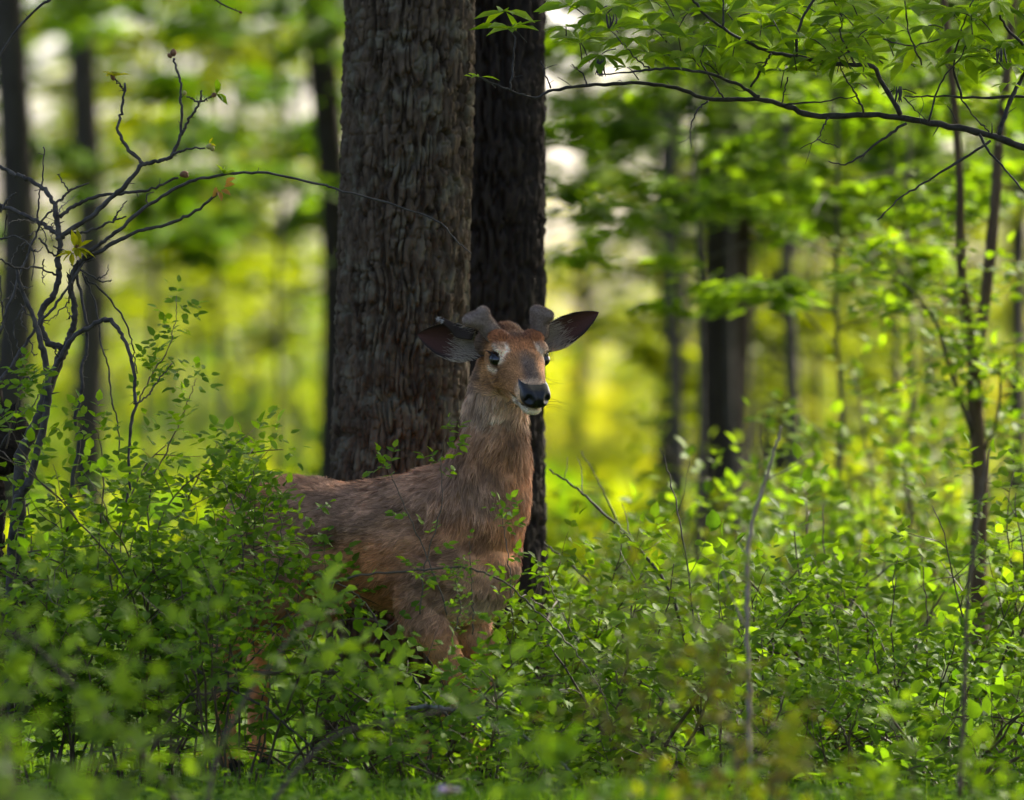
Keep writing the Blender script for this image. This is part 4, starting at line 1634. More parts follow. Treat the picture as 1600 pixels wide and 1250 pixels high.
# two twig ends reaching in from above
def hanging_twig(pts, d, r0, label):
    b = at(*pts[0], d)
    root = thing('hanging_twig', b, label, 'twig')
    mb = MB()
    n = 26
    P = px_line(pts, d, d, 0, n)
    tube(mb, P, np.linspace(r0, r0 * .5, n), 7, knob=.1)
    for k in range(3, n - 2, 5):
        s = norm(np.cross(P[k + 1] - P[k], rng.normal(0, 1, 3)))
        tube(mb, spline([P[k], P[k] + s * .010, P[k] + s * .014], 4), np.linspace(.0015, .0006, 4), 5)
    obj('stem', mb.mesh('stem', b), M['twig'], root)
    mb = MB()
    bud(mb, P[-1], P[-1] - P[-2], .012, .004)
    obj('bud', mb.mesh('bud', b), M['bud'], root)


hanging_twig([(95, -30), (77, 0), (65, 7), (29, 43), (0, 86), (-20, 120)], 19.9, .005, 'dark bare twig curving down above the twiggy shrub')
hanging_twig([(310, -25), (338, 0), (352, 9), (373, 18)], 19.9, .0035, 'short bare twig tip poking down above the opening buds')


# ------------------------------------------------------------------ overhanging leafy branch
def overhanging_tree():
    r = np.random.default_rng(411)
    base = np.array([2.9, 20.4, 0.0])
    root = thing('overhanging_tree', base, 'tree reaching in with a dark arching branch and whorls of narrow leaves', 'tree')
    mb = MB()
    pp = spline([(2.9, 20.4, -.1), (2.88, 20.4, 1.0), (2.95, 20.45, 3), (2.9, 20.5, 6), (2.8, 20.6, 9)], 30)
    tube(mb, pp, np.linspace(.11, .04, 30), 14, knob=.02)
    obj('trunk', mb.mesh('trunk', base), M['bark_far'], root)
    lines = [
        ([(2300, 330), (1900, 280), (1700, 250), (1600, 230), (1553, 213), (1483, 197), (1412, 185), (1366, 180), (1272, 180), (1225, 164), (1178, 155), (1108, 155), (1051, 136), (991, 130), (920, 134), (864, 141), (835, 152), (797, 141), (755, 125), (730, 115)], .0125, .0020, 20.3, 19.75),
        ([(797, 139), (802, 100), (805, 64), (800, 50)], .003, .0018, 19.77, 19.75),
        ([(861, 139), (852, 115), (845, 96)], .0028, .0015, 19.8, 19.82),
        ([(1187, 152), (1150, 131), (1098, 112), (1037, 107), (991, 112), (934, 117)], .006, .0022, 19.9, 19.7),
        ([(1408, 180), (1375, 122), (1359, 102), (1295, 101), (1248, 89), (1202, 80), (1150, 56), (1108, 28), (1082, 0), (1070, -20)], .008, .003, 19.98, 19.8),
        ([(1562, 211), (1579, 155), (1600, 117), (1630, 60)], .007, .005, 20.1, 20.2),
        ([(1640, 150), (1530, 152), (1459, 151), (1412, 152)], .005, .002, 20.2, 20.0),
        ([(1108, 157), (1089, 173), (1079, 202), (1080, 232)], .003, .0012, 19.85, 19.85),
        ([(1548, 220), (1483, 262), (1436, 291), (1401, 314), (1370, 345)], .0045, .0016, 20.1, 19.9),
        ([(1417, 192), (1375, 220), (1328, 255), (1295, 253)], .0045, .0018, 20.0, 19.9),
        ([(1530, 210), (1544, 234), (1575, 270), (1600, 300), (1620, 330)], .004, .002, 20.1, 20.0),
        ([(1244, 89), (1248, 42), (1272, 0), (1280, -20)], .0045, .0035, 19.85, 19.8),
        ([(1337, 101), (1314, 56), (1316, 28), (1300, -5)], .0035, .002, 19.9, 19.8),
        ([(1131, 42), (1131, 0), (1135, -20)], .003, .002, 19.8, 19.8),
        ([(1502, 150), (1490, 100), (1502, 47), (1520, 0)], .0035, .002, 20.1, 20.0),
        ([(1204, 84), (1195, 100), (1173, 136)], .003, .0035, 19.83, 19.88),
        ([(1295, 182), (1285, 200), (1277, 218), (1250, 232)], .0028, .0012, 19.95, 19.9),
        ([(1277, 218), (1300, 226), (1312, 231)], .002, .0012, 19.92, 19.9),
        ([(1349, 180), (1340, 150), (1320, 120), (1310, 90)], .0035, .0018, 19.95, 19.85),
        ([(1225, 164), (1290, 158), (1340, 150)], .003, .0015, 19.9, 19.85),
        ([(1412, 152), (1430, 172), (1450, 190)], .0022, .0014, 20, 20),
        ([(1502, 155), (1525, 185), (1545, 205)], .0025, .0022, 20.1, 20.1),
        ([(1130, 152), (1112, 125), (1095, 95), (1100, 70)], .0032, .0015, 19.87, 19.8),
        ([(1015, 108), (990, 88), (975, 66)], .0026, .0015, 19.75, 19.7),
        ([(918, 134), (910, 115), (893, 100)], .0026, .0015, 19.8, 19.78),
        ([(1440, 100), (1420, 50), (1414, 0)], .0028, .002, 20.05, 20.0),
        ([(1380, 60), (1430, 72), (1502, 47)], .0025, .002, 19.9, 20.0),
        ([(1600, 70), (1570, 40), (1550, 0)], .005, .003, 20.1, 20.0),
        ([(1230, 120), (1226, 140), (1222, 160)], .0022, .002, 19.9, 19.9),
        ([(1450, 190), (1470, 130), (1500, 90), (1515, 60)], .003, .0015, 20.05, 20.0),
    ]
    ends = []
    for pts, r0, r1, d0, d1 in lines:
        n = max(10, len(pts) * 5)
        P = px_line(pts, d0, d1, .01, n)
        P = P + r.normal(0, .0015, P.shape)
        m2 = MB()
        tube(m2, P, np.linspace(r0, r1, n), 7, knob=.10)
        for k in range(3, n - 2, 6):
            if r.random() < .55:
                T = norm(P[k + 1] - P[k])
                s = norm(np.cross(T, r.normal(0, 1, 3)) + T * .6)
                L = .02 + .05 * r.random()
                rr = max(np.interp(k, [0, n], [r0, r1]) * .3, .001)
                tube(m2, spline([P[k], P[k] + s * L * .5 + r.normal(0, .003, 3), P[k] + s * L], 5), np.linspace(rr, .0008, 5), 5)
        obj('branch', m2.mesh('branch', base), M['twig_dark'], root)
        ends.append((P[-1], P[-1] - P[-3]))
    # whorls of narrow leaves
    W_ = [(800, 45, 9, .105), (790, 18, 6, .09), (750, 120, 4, .045), (905, 62, 7, .10), (940, 85, 7, .10), (935, 20, 6, .09), (985, 60, 7, .105), (1012, 82, 6, .10),
          (1060, 60, 7, .10), (1100, 72, 7, .11), (1100, 98, 5, .08), (1040, 20, 6, .10), (1150, 30, 6, .10), (1190, 40, 7, .11), (1225, 112, 6, .10), (1228, 20, 6, .10),
          (1265, 60, 6, .10), (1310, 92, 6, .085), (1310, 25, 6, .10), (1360, 20, 6, .09), (1415, 12, 6, .10), (1412, 98, 6, .09), (1385, 60, 5, .08), (1450, 40, 6, .09),
          (1470, 95, 6, .09), (1515, 55, 6, .11), (1550, 90, 6, .10), (1555, 10, 7, .11), (1590, 60, 6, .11), (1590, 20, 6, .11), (1405, 140, 5, .06), (1335, 130, 4, .06),
          (1145, 88, 5, .08), (1180, 100, 5, .07), (980, 105, 4, .06), (1500, 20, 6, .10), (890, 10, 6, .09), (965, 10, 6, .09), (1075, 20, 6, .09), (1340, 60, 5, .09),
          (1580, 130, 4, .07), (1480, 165, 3, .05), (1020, 45, 6, .11), (1130, 15, 6, .11), (1170, 65, 6, .10), (1255, 10, 6, .11), (1290, 45, 6, .10), (1330, 5, 6, .11), (1385, 30, 6, .11),
          (1430, 75, 6, .10), (1480, 15, 6, .11), (1530, 30, 6, .11), (1570, 100, 6, .10), (1240, 85, 5, .09)]
    W_ += [(r.uniform(870, 1600), r.uniform(-5, 125) * (.75 if q % 2 else 1), 6, r.uniform(.075, .11)) for q in range(34)]
    P, D, N, Z = [], [], [], []
    for (x, y, k, s) in W_:
        d = 19.72 + .35 * r.random() + .25 * (x > 1350)
        c = at(x, y, d)
        ax = norm(np.array([-.5, -.25, .15]) + r.normal(0, .35, 3))
        m2 = MB()
        tube(m2, spline([c - ax * .05 + np.array([0, 0, -.012]), c - ax * .02, c], 5), np.linspace(.002, .0014, 5), 5)
        obj('twig', m2.mesh('twig', base), M['twig_dark'], root)
        for q in range(k):
            a = q / k * 6.283 + r.normal(0, .25)
            u = norm(np.cross(ax, np.array([0, 0, 1.0])))
            v = np.array([0, 0, 1.0])
            dd = norm(ax * (.25 + .5 * r.random()) + u * math.cos(a) * 1.0 + np.cross(u, v) * 0 + norm(np.cross(u, v)) * math.sin(a) * .9 + np.array([0, 0, -.25 + .35 * r.random()]))
            P.append(c + dd * .004)
            D.append(dd)
            N.append(norm(np.array([0, -.25, 1.0]) + r.normal(0, .28, 3)))
            Z.append(s * (.7 + .5 * r.random()))
    n = len(P)
    split_leaves(root, base, P, D, N, Z, tone('young', n, r) * 1.1, 300, 'LA')
    # hanging dry catkins
    for (x, y) in ((938, 92), (944, 95), (953, 22), (1407, 135), (1563, 75)):
        m2 = MB()
        for q in range(5):
            c = at(x + r.normal(0, 4), y, 19.75)
            tube(m2, spline([c, c + np.array([r.normal(0, .004), 0, -.02]), c + np.array([r.normal(0, .006), 0, -.045])], 6), [.001, .002, .0026, .0028, .0024, .001], 5)
        obj('catkin', m2.mesh('catkin', base), M['twig_dark'], root)
    o = obj('crown', leaves_mesh('crown', SI, *canopy(6500, (4.2, 22.8, 7.0), (4.0, 4.0, 2.6), .15, 55, 'wood'), base), M['leaf'], root)  # crown out of view, placed overhead for its shade on the foreground
    o['kind'] = 'stuff'


overhanging_tree()


# ------------------------------------------------------------------ leafy shrubs
def spray(P, D, N, Z, p, d, r, size, n=5):
    """one compound leaf: leaflets in pairs along a short stalk"""
    d = norm(d)
    nrm_ = norm(np.array([r.normal(0, .35), r.normal(-.25, .3), 1.0]))
    sd = norm(np.cross(nrm_, d))
    L = size * (1.1 + .45 * n / 2)
    for k in range(n // 2):
        t = (.35 + .55 * k / max(n // 2 - 1, 1)) * L
        q = p + d * t - np.array([0, 0, .12 * t * t / L])
        for sg in (-1, 1):
            P.append(q)
            D.append(norm(sd * sg + d * .55 + r.normal(0, .12, 3)))
            N.append(norm(nrm_ + r.normal(0, .22, 3)))
            Z.append(size * (.75 + .4 * r.random()))
    P.append(p + d * L)
    D.append(norm(d + np.array([0, 0, -.15])))
    N.append(norm(nrm_ + r.normal(0, .2, 3)))
    Z.append(size * (.9 + .35 * r.random()))


def grow(p, d, L, r, step=.045, droop=.35, wob=.16):
    pts = [p]
    n = max(4, int(L / step))
    for k in range(n):
        d = norm(d + r.normal(0, wob, 3) + np.array([0, 0, -droop * step * (k / n) * 4]))
        p = p + d * step
        if p[2] < .02 and k > 4:
            break
        pts.append(p)
    return np.array(pts) if len(pts) > 2 else np.array([pts[0], pts[0] + d * step * .5, pts[0] + d * step])


LEAF_SCALE = 1.22


def shrub(label, group, px, dep, height, spread, ncane, lsize, tn, n_obj, seed, den=1.0, leaflets=5, explicit=(), mat='cane', name='leafy_shrub', tip_tone='young', twigs=1.0, leaf_from=.22):
    r = np.random.default_rng(seed)
    lsize = lsize * LEAF_SCALE
    base = at(px, 0, dep)
    base[2] = float(ground_z([base[0]], [dep])[0]) - .01
    root = thing(name, base, label, 'shrub', group)
    P, D, N, Z = [], [], [], []
    isT = []

    def dress(pts, start, dn):
        seg = 0
        for k in range(start, len(pts) - 1):
            T = norm(pts[k + 1] - pts[k])
            if r.random() < dn:
                a = r.random() * 6.283
                u = norm(np.cross(T, np.array([.3, .2, .9])))
                v = np.cross(T, u)
                d = norm(math.cos(a) * u + math.sin(a) * v + T * .5 + np.array([0, 0, .15]))
                spray(P, D, N, Z, pts[k], d, r, lsize, leaflets)
        T = norm(pts[-1] - pts[-2])
        for q in range(2):
            spray(P, D, N, Z, pts[-1], norm(T + r.normal(0, .5, 3)), r, lsize * .8, max(3, leaflets - 2))
    for c in range(ncane):
        mb = MB()
        a = c / max(ncane, 1) * 6.283 + r.normal(0, .4)
        sp = spread * (.35 + .75 * r.random())
        L = height * (.85 + .5 * r.random())
        d = norm(np.array([math.cos(a) * sp, math.sin(a) * sp, height]))
        p0 = base + np.array([math.cos(a), math.sin(a), 0]) * .06 * r.random()
        pts = grow(p0, d, L, r, .045, .25 + .5 * sp, .10)
        tube(mb, pts, np.linspace(.0048, .0016, len(pts)) * (1 if lsize < .05 else 1.5), 6, knob=.08)
        st = int(len(pts) * leaf_from)
        dress(pts, st, .62 * den)
        for k in range(st, len(pts) - 1, 2):
            if r.random() < .8 * twigs:
                T = norm(pts[k + 1] - pts[k])
                tw = grow(pts[k], norm(np.cross(T, r.normal(0, 1, 3)) + T * .6 + np.array([0, 0, .25])), .10 + .22 * r.random() * (1 - .4 * k / len(pts)), r, .035, .5, .16)
                tube(mb, tw, np.linspace(.0020, .0008, len(tw)), 5)
                dress(tw, 1, .6 * den)
        obj('cane', mb.mesh('cane', base), M[mat], root)
    for (pts, d0, d1, r0, dn, ls) in explicit:
        mb = MB()
        n = max(10, len(pts) * 7)
        pp = px_line(pts, d0, d1, 0, n) + r.normal(0, .002, (n, 3))
        tube(mb, pp, np.linspace(r0, r0 * .35, n), 6, knob=.06)
        obj('cane', mb.mesh('cane', base), M[mat], root)
        if dn > 0:
            old = lsize
            lsize = ls
            dress(pp, 2, dn)
            lsize = old
    n = len(P)
    if n:
        Z = np.array(Z)
        C = tone(tn, n, r)
        Pz = np.array(P)
        # fresh growth at the top of each shrub is brighter
        fresh = sstep(.55, 1.0, (Pz[:, 2] - base[2]) / max(height, .1))[:, None] * r.random((n, 1)) * .8
        C = C * (1 - fresh) + tone(tip_tone, n, r) * fresh
        split_leaves(root, base, Pz, np.array(D), np.array(N), Z, C, n_obj)
    return root


# --- shrubs in the plane of the deer (sharp) ---
shrub('dense leafy rose shrub below the bare twigs with sprigs rising from its top', None, 225, 19.65, 1.0, .45, 10, .032, 'rose', 300, 501, 1.0, 5,
      [([(240, 900), (232, 780), (262, 700), (285, 650), (300, 610), (306, 592)], 19.6, 19.7, .003, .6, .030),
       ([(205, 650), (225, 610), (240, 580), (262, 545), (274, 500), (275, 462)], 19.7, 19.8, .0026, .5, .030),
       ([(285, 800), (310, 745), (335, 705), (340, 690)], 19.6, 19.6, .0026, .6, .031),
       ([(375, 900), (390, 800), (388, 740), (390, 712)], 19.7, 19.7, .0026, .6, .030),
       ([(150, 900), (160, 760), (150, 670), (110, 650)], 19.6, 19.6, .003, .7, .031)])
shrub('leafy rose shrub in front of the deer rump with a broken dark cane', None, 385, 19.35, .64, .5, 8, .032, 'rose', 300, 502, 1.0, 5,
      [([(300, 1046), (420, 1052), (520, 1050), (600, 1062)], 19.3, 19.4, .008, .0, .02),
       ([(300, 1085), (345, 1080), (400, 1060), (450, 1045)], 19.3, 19.2, .004, .0, .02),
       ([(330, 1030), (420, 930), (440, 830), (425, 770)], 19.5, 19.6, .003, .4, .028),
       ([(210, 1240), (260, 1130), (330, 1040), (350, 900)], 19.3, 19.4, .005, .2, .028)], leaf_from=.62)
shrub('low dense rose shrub before the deer chest with upright fresh sprouts', None, 640, 19.4, .50, .55, 11, .032, 'rose', 300, 503, 1.15, 5,
      [([(655, 960), (665, 880), (690, 790), (688, 720), (700, 668)], 19.5, 19.6, .0026, .55, .028),
       ([(700, 960), (672, 880), (640, 810), (615, 750), (600, 722)], 19.5, 19.6, .0028, .4, .028),
       ([(740, 990), (738, 930), (735, 880), (733, 845)], 19.4, 19.4, .0026, .1, .018),
       ([(800, 960), (795, 880), (788, 830), (780, 795)], 19.5, 19.6, .0024, .65, .026),
       ([(480, 920), (560, 900), (660, 890), (740, 890), (800, 920), (850, 965), (900, 1020), (940, 1080), (955, 1130)], 19.4, 19.2, .0042, .14, .028),
       ([(705, 1000), (720, 950), (712, 910), (722, 880)], 19.3, 19.3, .0022, .8, .018),
       ([(600, 990), (560, 930), (500, 900), (455, 870)], 19.4, 19.5, .003, .5, .030)], leaf_from=.45)
shrub('rose shrub beside the base of the shaded trunk with dark inner leaves', None, 850, 20.6, .70, .35, 9, .033, 'rose', 260, 504, 1.0, 5)
shrub('low bright shrub by the arching rose cane', None, 800, 19.1, .34, .5, 9, .033, 'young', 240, 506, 1.0, 5)
shrub('leafy rose shrub growing against the dark rotten stump', None, 60, 19.5, .72, .4, 6, .033, 'rose', 240, 507, 1.0, 5,
      [([(10, 700), (30, 620), (50, 590), (55, 580)], 19.5, 19.5, .003, .6, .031)])
shrub('dense rose shrub covering the deer belly between rump and forelegs', None, 505, 19.5, .50, .4, 8, .031, 'rose', 300, 508, 1.0, 5, leaf_from=.5)
shrub('small dense rose shrub hiding the upper forelegs', None, 760, 19.3, .42, .4, 8, .030, 'rose', 280, 509, .9, 5, leaf_from=.55)
shrub('slender-caned rose shrub screening the deer tail and hind legs', None, 335, 19.3, .74, .3, 4, .036, 'rose', 240, 512, .9, 5, [([(330, 1000), (345, 880), (372, 800), (398, 738)], 19.4, 19.5, .003, .8, .034), ([(370, 980), (380, 860), (362, 780), (345, 745)], 19.4, 19.5, .003, .8, .034),
      ([(400, 950), (418, 860), (412, 800), (428, 768)], 19.4, 19.5, .0028, .6, .032)], leaf_from=.62)
shrub('tall dense shrub tangled into the bare twiggy stems', None, 120, 19.5, .98, .4, 7, .034, 'rose', 280, 510, 1.0, 5)
shrub('airy shrub with pale tips between the twiggy shrub and the deer rump', None, 300, 19.9, .90, .35, 5, .030, 'young', 240, 511, .8, 5, leaf_from=.5)
# --- looser growth on the right ---
rs = [(930, 20.3, .62, .4, 8, .030, 'young', 'loose bright shrub next to the shaded trunk foot'),
      (1010, 19.6, .50, .5, 9, .030, 'rose', 'leafy shrub around the foot of the leaning dry stems'),
      (1130, 20.6, .62, .5, 9, .032, 'rose', 'leafy shrub behind the pale dry stick'),
      (1230, 20.0, .52, .45, 8, .030, 'young', 'bright shrub at the foot of the pale dry stick'),
      (1330, 20.9, .72, .4, 9, .032, 'rose', 'open shrub with thin upright stems near the forked sapling'),
      (1430, 20.2, .62, .45, 9, .032, 'rose', 'spreading shrub with toothed leaves before the forked sapling'),
      (1555, 20.4, .82, .4, 10, .034, 'young', 'tall leafy shrub against the forked sapling'),
      (1500, 19.5, .40, .5, 9, .030, 'rose', 'low shrub in the grass below the forked sapling'),
      (1340, 19.4, .36, .5, 9, .030, 'rose', 'low shrub with a dark crooked cane in the grass'),
      (1120, 19.3, .34, .5, 9, .028, 'young', 'low bright shrub in the grass between shrub clumps'),
      ]
for i, (px, d, h, sp, nc, ls, tn, lb) in enumerate(rs):
    ex = []
    if i == 5:
        ex = [([(1430, 1230), (1400, 1120), (1370, 1040), (1362, 985)], 19.8, 19.7, .0035, .15, .031),
              ([(1530, 1120), (1440, 1115), (1380, 1070), (1365, 1010)], 19.8, 19.8, .003, .1, .031)]
    if i == 8:
        ex = [([(1340, 1200), (1325, 1160), (1310, 1130), (1265, 1090)], 19.3, 19.3, .005, .15, .031)]
    if i == 1:
        ex = [([(960, 1240), (940, 1080), (880, 960), (850, 890)], 19.6, 19.8, .003, .3, .030)]
    shrub(lb, None, px, d, h, sp, nc - 1, ls * (1.1, 1.5, 1.0)[i % 3], tn, 200, 600 + i, .7, (5, 3, 7)[i % 3], ex)

# --- behind the deer: softer shrubs ---
for i, (px, d, h, sp, tn, lb) in enumerate([
        (990, 23.5, .95, .5, 'young', 'soft blurred bright shrub in the yellow gap beside the shaded trunk'),
        (1180, 24.5, .85, .5, 'rose', 'soft blurred shrub under the widest blurred trunk'),
        (1390, 24.0, 1.0, .5, 'young', 'soft blurred shrub between forked sapling and pale stick'),
        (1600, 25.0, 1.1, .5, 'rose', 'soft blurred green shrub behind the tall leafy shrub'),
        (330, 24.0, .75, .5, 'young', 'soft blurred shrub behind the deer rump'),
        (90, 24.5, .95, .6, 'rose', 'soft blurred shrub behind the bare twiggy shrub'),
        (1080, 27.5, 1.0, .6, 'yellow', 'soft yellow shrub in the clearing behind the dry stems'),
        (1290, 28.5, 1.1, .6, 'yellow', 'soft yellow shrub in the clearing under the straight dark trunk'),
        (460, 27.5, .8, .6, 'yellow', 'soft yellow shrub behind the furrowed oak'),
        (1500, 29.5, 1.2, .6, 'yellow', 'soft yellow shrub in the clearing behind the forked sapling')]):
    shrub(lb, None, px, d, h, sp, 7, .044, tn, 60, 650 + i, .6, 5)

# --- nearer than the deer: blurred foreground growth ---
fg = [(60, 15.6, .58, .4, .052, 'teal', 'blurred bluish-green shrub spilling across the foot of the rotten stump'),
      (330, 16.6, .72, .35, .050, 'teal', 'blurred broad-leaved shrub in front of the rose shrubs and deer rump'),
      (100, 15.0, .26, .4, .052, 'teal', 'blurred low shrub in front of the bluish-green shrub'),
      (450, 15.0, .12, .3, .034, 'young', 'blurred low shrub in the grass before the deer hind legs'),
      (1085, 16.0, .62, .16, .034, 'rust', 'blurred narrow brownish shrub before the leaning dry stems'),
      (1140, 14.6, .36, .4, .038, 'yellow', 'blurred yellow-green shrub before the narrow brownish shrub'),
      (1240, 13.6, .22, .4, .04, 'yellow', 'blurred low yellow-green shrub in front of the pale dry stick'),
      (1500, 16.4, .34, .4, .034, 'young', 'blurred low shrub in front of the forked sapling'),
      (930, 15.4, .30, .35, .036, 'rose', 'blurred low green shrub in front of the arching rose cane'),
      (0, 13.2, .34, .4, .058, 'teal', 'blurred low bluish-green shrub at the edge of the thicket'),
      (740, 14.4, .11, .3, .030, 'young', 'blurred low sprigs in the grass beside the lilac flower')]
for i, (px, d, h, sp, ls, tn, lb) in enumerate(fg):
    shrub(lb, None, px, d, h, sp, (5, 3, 4, 6, 6, 6, 6, 6, 6, 4, 6)[i], ls, tn, 120, 700 + i, (.5, .35, .5, .7, .6, .6, .7, .7, .7, .5, .7)[i], 5, (), 'cane', tip_tone=tn if tn != 'rust' else 'rose', leaf_from=.62 if i in (1,) else .25)


# ------------------------------------------------------------------ saplings, dry sticks, stumps, flower
def forked_sapling():
    r = np.random.default_rng(811)
    d = 23.4
    base = at(1530, 0, d)
    base[2] = 0
    root = thing('forked_sapling', base, 'forked brown sapling with a curved side branch and sparse green leaves', 'tree')
    ls = [([(1532, 1170), (1530, 1000), (1528, 900), (1532, 760), (1524, 640), (1522, 560)], .034, .027, d, d),
          ([(1522, 570), (1512, 500), (1503, 430), (1500, 350), (1500, 290), (1490, 150), (1470, -40)], .019, .012, d, d - .2),
          ([(1522, 570), (1535, 500), (1547, 400), (1556, 300), (1560, 230), (1575, 100), (1585, -40)], .023, .015, d, d + .1),
          ([(1524, 690), (1500, 620), (1480, 560), (1460, 500), (1425, 455), (1390, 430)], .010, .003, d, d - .4),
          ([(1532, 720), (1556, 660), (1562, 610), (1562, 560)], .006, .003, d, d - .1)]
    P, D, N, Z = [], [], [], []
    for i, (pts, r0, r1, d0, d1) in enumerate(ls):
        mb = MB()
        n = len(pts) * 6
        pp = px_line(pts, d0, d1, 0, n)
        tube(mb, pp, np.linspace(r0, r1, n), 10, knob=.04)
        obj('trunk' if i == 0 else 'branch', mb.mesh('trunk' if i == 0 else 'branch', base), M['bark_brown'] if i < 3 else M['twig'], root)
        for k in range(2, n - 1, 2 if i >= 3 else 5):
            T = norm(pp[k + 1] - pp[k])
            dd = norm(np.cross(T, r.normal(0, 1, 3)) + T * .5)
            m2 = MB()
            L = .08 + .18 * r.random()
            tw = grow(pp[k], dd, L, r, .04, .3, .12)
            tube(m2, tw, np.linspace(.0025, .001, len(tw)), 5)
            obj('twig', m2.mesh('twig', base), M['twig'], root)
            for q in range(1, len(tw), 1):
                spray(P, D, N, Z, tw[q], norm(dd + r.normal(0, .7, 3)), r, .045, 3)
    n = len(P)
    split_leaves(root, base, P, D, N, Z, tone('young', n, r), 200)


forked_sapling()


def stick(name, label, pts, d0, d1, r0, r1, mat, side=3, cat='stick', seed=0):
    r = np.random.default_rng(900 + seed)
    n = max(14, len(pts) * 7)
    P = px_line(pts, d0, d1, 0, n) + r.normal(0, .0018, (n, 3))
    b = P[0].copy()
    root = thing(name, b, label, cat)
    mb = MB()
    tube(mb, P, np.linspace(r0, r1, n), 8, knob=.08)
    obj('stem', mb.mesh('stem', b), M[mat], root)
    for q in range(side):
        k = int((.3 + .6 * r.random()) * n)
        k = min(k, n - 2)
        T = norm(P[k + 1] - P[k])
        m2 = MB()
        tw = grow(P[k], norm(T * .8 + norm(np.cross(T, r.normal(0, 1, 3))) * .8), .06 + .16 * r.random(), r, .03, .1, .12)
        rr = np.interp(k, [0, n], [r0, r1]) * .5
        tube(m2, tw, np.linspace(rr, rr * .4, len(tw)), 6)
        obj('twig', m2.mesh('twig', b), M[mat], root)


stick('dry_stick', 'pale dry upright stick with a leaning split top among the shrubs', [(1172, 1225), (1170, 1080), (1168, 960), (1168, 870), (1180, 800), (1205, 720), (1222, 665)], 18.0, 18.0, .0075, .004, 'dry', 2, seed=1)
stick('dead_stem', 'dark leaning dead stem slanting out beside the shaded trunk', [(1110, 1230), (1060, 960), (1000, 860), (930, 790), (890, 755), (858, 735)], 20.6, 20.9, .006, .0025, 'twig', 3, seed=3)
stick('dead_stem', 'slanting dark twig behind the arching rose cane', [(1010, 1200), (975, 1000), (940, 930), (890, 880), (850, 850)], 20.9, 21.0, .005, .003, 'twig', 2, seed=4)
stick('dead_stem', 'thin upright dark stem among leaning dry stems', [(1040, 1225), (1020, 960), (975, 840), (940, 760), (908, 705)], 21.3, 21.4, .004, .0015, 'twig', 2, seed=5)
stick('dead_stem', 'fine grey stem rising above the brownish shrub', [(1110, 1235), (1075, 900), (1052, 770), (1032, 700)], 20.3, 20.4, .0035, .0012, 'twig', 3, seed=6)
stick('dead_stem', 'thin dark stem crossing the shrubs near the forked sapling', [(1250, 1225), (1300, 1000), (1370, 900), (1450, 860)], 21.3, 21.6, .005, .002, 'twig', 3, seed=7)
stick('dead_stem', 'upright brown stem in front of the straight dark trunk', [(1330, 1225), (1300, 980), (1290, 900), (1285, 790)], 20.9, 21.0, .004, .0018, 'cane', 3, seed=8)
stick('dead_stem', 'upright reddish stem rising from the spreading shrub', [(1480, 1230), (1450, 1050), (1448, 950), (1440, 870)], 20.5, 20.5, .0035, .0014, 'cane', 3, seed=9)
stick('dead_stem', 'blurred brown stem standing in front of the forked sapling', [(1500, 1245), (1505, 1100), (1512, 950), (1530, 800), (1545, 700)], 17.5, 17.5, .006, .004, 'cane', 2, seed=10)
stick('dead_stem', 'crooked thin stem in the open shrub', [(1380, 1235), (1350, 1100), (1330, 950), (1345, 850)], 21.5, 21.5, .004, .0014, 'twig', 3, seed=11)
stick('fallen_branch', 'lichen-spotted fallen branch lying before the deer forehooves', [(600, 1125), (650, 1105), (700, 1108), (750, 1128), (790, 1135), (830, 1160), (875, 1190), (900, 1215)], 19.25, 19.1, .007, .004, 'lichen', 5, 'branch', seed=12)
stick('fallen_branch', 'slender dead branch tangled under the rose shrubs', [(640, 1190), (700, 1130), (660, 1080), (640, 1050)], 19.3, 19.4, .004, .002, 'twig', 4, 'branch', seed=13)
stick('fallen_branch', 'thick dark dead cane slanting through the rose shrub before the rump', [(250, 1010), (330, 1060), (420, 1110), (490, 1170)], 19.2, 19.2, .005, .003, 'twig', 4, 'branch', seed=14)
stick('fallen_branch', 'dark dead cane lying behind the blurred leaf by the hooves', [(760, 1100), (840, 1130), (900, 1155), (960, 1160)], 19.3, 19.4, .006, .003, 'twig_dark', 3, 'branch', seed=15)


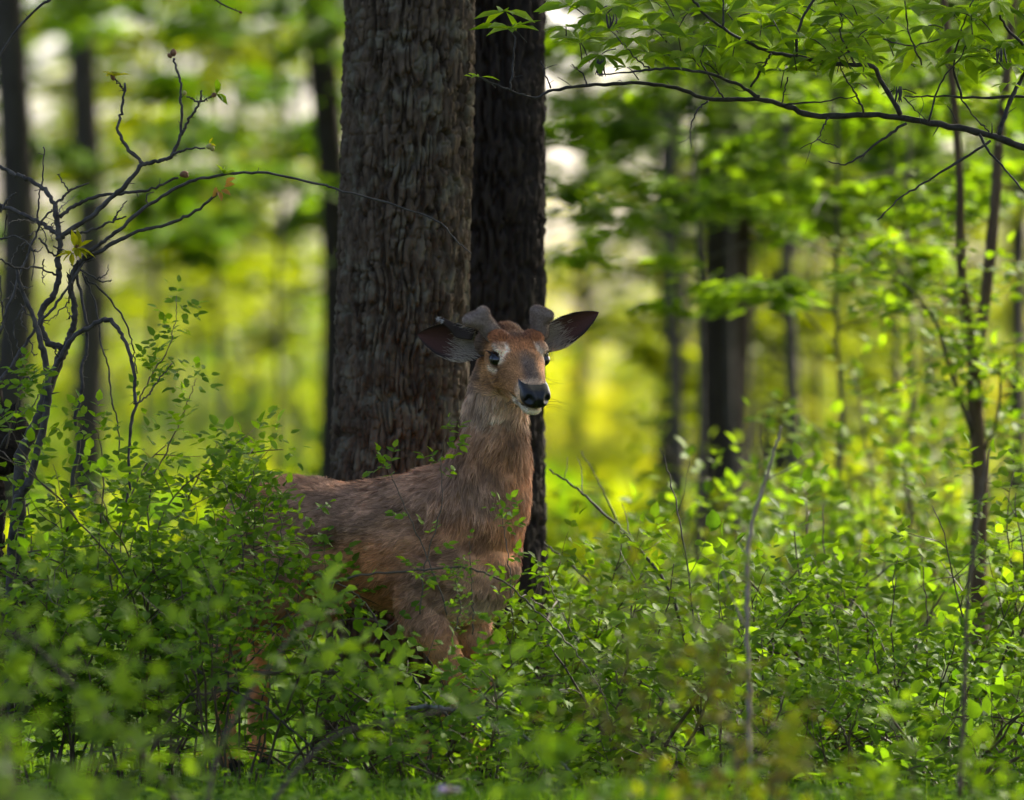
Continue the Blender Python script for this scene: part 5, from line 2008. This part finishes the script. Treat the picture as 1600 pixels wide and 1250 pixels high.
def rotten_stump():
    d = 20.25
    base = at(-14, 0, d)
    base[2] = 0
    root = thing('rotten_stump', base, 'dark rotten stump with two burls standing behind the bare shrub stem', 'stump')

    def lump(c, rad, name, seed):
        nu, nv = 40, 56
        u, v = np.meshgrid(np.linspace(.001, math.pi - .001, nu), np.arange(nv) / nv * 2 * math.pi, indexing='ij')
        dirs = np.stack([np.sin(u) * np.cos(v), np.sin(u) * np.sin(v), np.cos(u)], -1).reshape(-1, 3)
        rr = 1 + .22 * fbm(dirs * 2.2, 3, seed) + .13 * np.abs(fbm(dirs * 7, 3, seed + 4))
        V = c + dirs * rr[:, None] * np.array(rad)
        i, j = np.meshgrid(np.arange(nu - 1), np.arange(nv), indexing='ij')
        j2 = (j + 1) % nv
        Q = np.stack([i * nv + j, (i + 1) * nv + j, (i + 1) * nv + j2, i * nv + j2], -1).reshape(-1, 4)
        obj(name, mk_mesh(name, V - base, Q), M['rot'], root)

    def cx(z):
        return np.stack([np.full_like(z, base[0] - .07), np.full_like(z, d), z], -1)
    V, Q = bark_trunk(cx, .105, 1.18, 90, 120, .9, 71, .02, 30, 8, .4)
    k = V[:, 2] > 1.0
    obj('trunk', mk_mesh('trunk', V - base, Q), M['rot'], root)
    lump(at(8, 688, d - .05), (.068, .08, .10), 'burl', 3)
    lump(at(20, 945, d - .05), (.105, .10, .085), 'burl', 8)
    # splintered rim
    mb = MB()
    for q in range(14):
        a = q / 14 * 6.283
        p = np.array([base[0] - .07 + .08 * math.cos(a), d + .08 * math.sin(a), 1.10])
        tube(mb, spline([p, p + np.array([0, 0, .07]), p + np.array([.01 * math.cos(a), 0, .12 + .09 * rng.random()])], 5), [.02, .017, .012, .007, .002], 5)
    obj('splintered_rim', mb.mesh('splintered_rim', base), M['rot'], root)


rotten_stump()


def flower():
    d = 16.2
    p = at(701, 1240, d)
    b = p.copy()
    b[2] = 0
    root = thing('wildflower', b, 'small lilac wildflower on a thin stem in the grass', 'flower')
    mb = MB()
    tube(mb, spline([b, (b + p) / 2 + np.array([.01, 0, 0]), p], 10), np.linspace(.0022, .0015, 10), 6)
    obj('stem', mb.mesh('stem', b), M['cane_green'], root)
    mb = MB()
    bud(mb, p - np.array([0, 0, .004]), (0, -.3, 1), .010, .005)
    obj('flower_eye', mb.mesh('flower_eye', b), M['flower_eye'], root)
    for k in range(12):
        a = k / 12 * 6.283
        dd = np.array([math.cos(a), math.sin(a) * .8, .35 + .2 * math.sin(a * 3)])
        me = leaf_data('OV', k % 6).copy()
        me.materials.clear()
        me.materials.append(M['petal'])
        o = obj('petal', me, None, root)
        mm = np.eye(4)
        mm[:3, :3] = frame_mats(dd[None], np.array([[0, 0, 1.0]]))[0] * .036
        mm[:3, 3] = p - b
        o.matrix_basis = Matrix(mm.tolist())
        o.color = (.40, .30, .85, 1)


flower()


def broad_leaf_plant(px, py, d, size, label, tn, n=5):
    b = at(px, py, d)
    b[2] = 0
    top = at(px, py, d)
    root = thing('broad_leaved_plant', b, label, 'plant')
    mb = MB()
    tube(mb, spline([b, (b + top) / 2 + np.array([.01, 0, 0]), top], 8), np.linspace(.003, .0018, 8), 6)
    obj('stem', mb.mesh('stem', b), M['cane_green'], root)
    r = np.random.default_rng(int(px))
    D = np.array([[math.cos(k / n * 6.28 + 1.2) * .6, -.45 * math.sin(k * 1.9), .55 + .5 * r.random()] for k in range(n)])
    N = norm(np.stack([r.normal(0, .3, n), np.full(n, -1.0), np.full(n, .5)], -1))
    leaf_objects(root, b, 'OV', np.tile(top, (n, 1)), D, N, size * (.7 + .5 * r.random(n)), tone(tn, n, r))


broad_leaf_plant(875, 1195, 15.6, .085, 'blurred plant with broad bright upright leaf before the fallen branch', 'young', 3)
broad_leaf_plant(1375, 1235, 17.0, .075, 'blurred plant with pointed bright leaves in the grass', 'young', 5)
broad_leaf_plant(1035, 1205, 15.5, .04, 'blurred yellowed leaf on a short stalk in the grass', 'gold', 2)
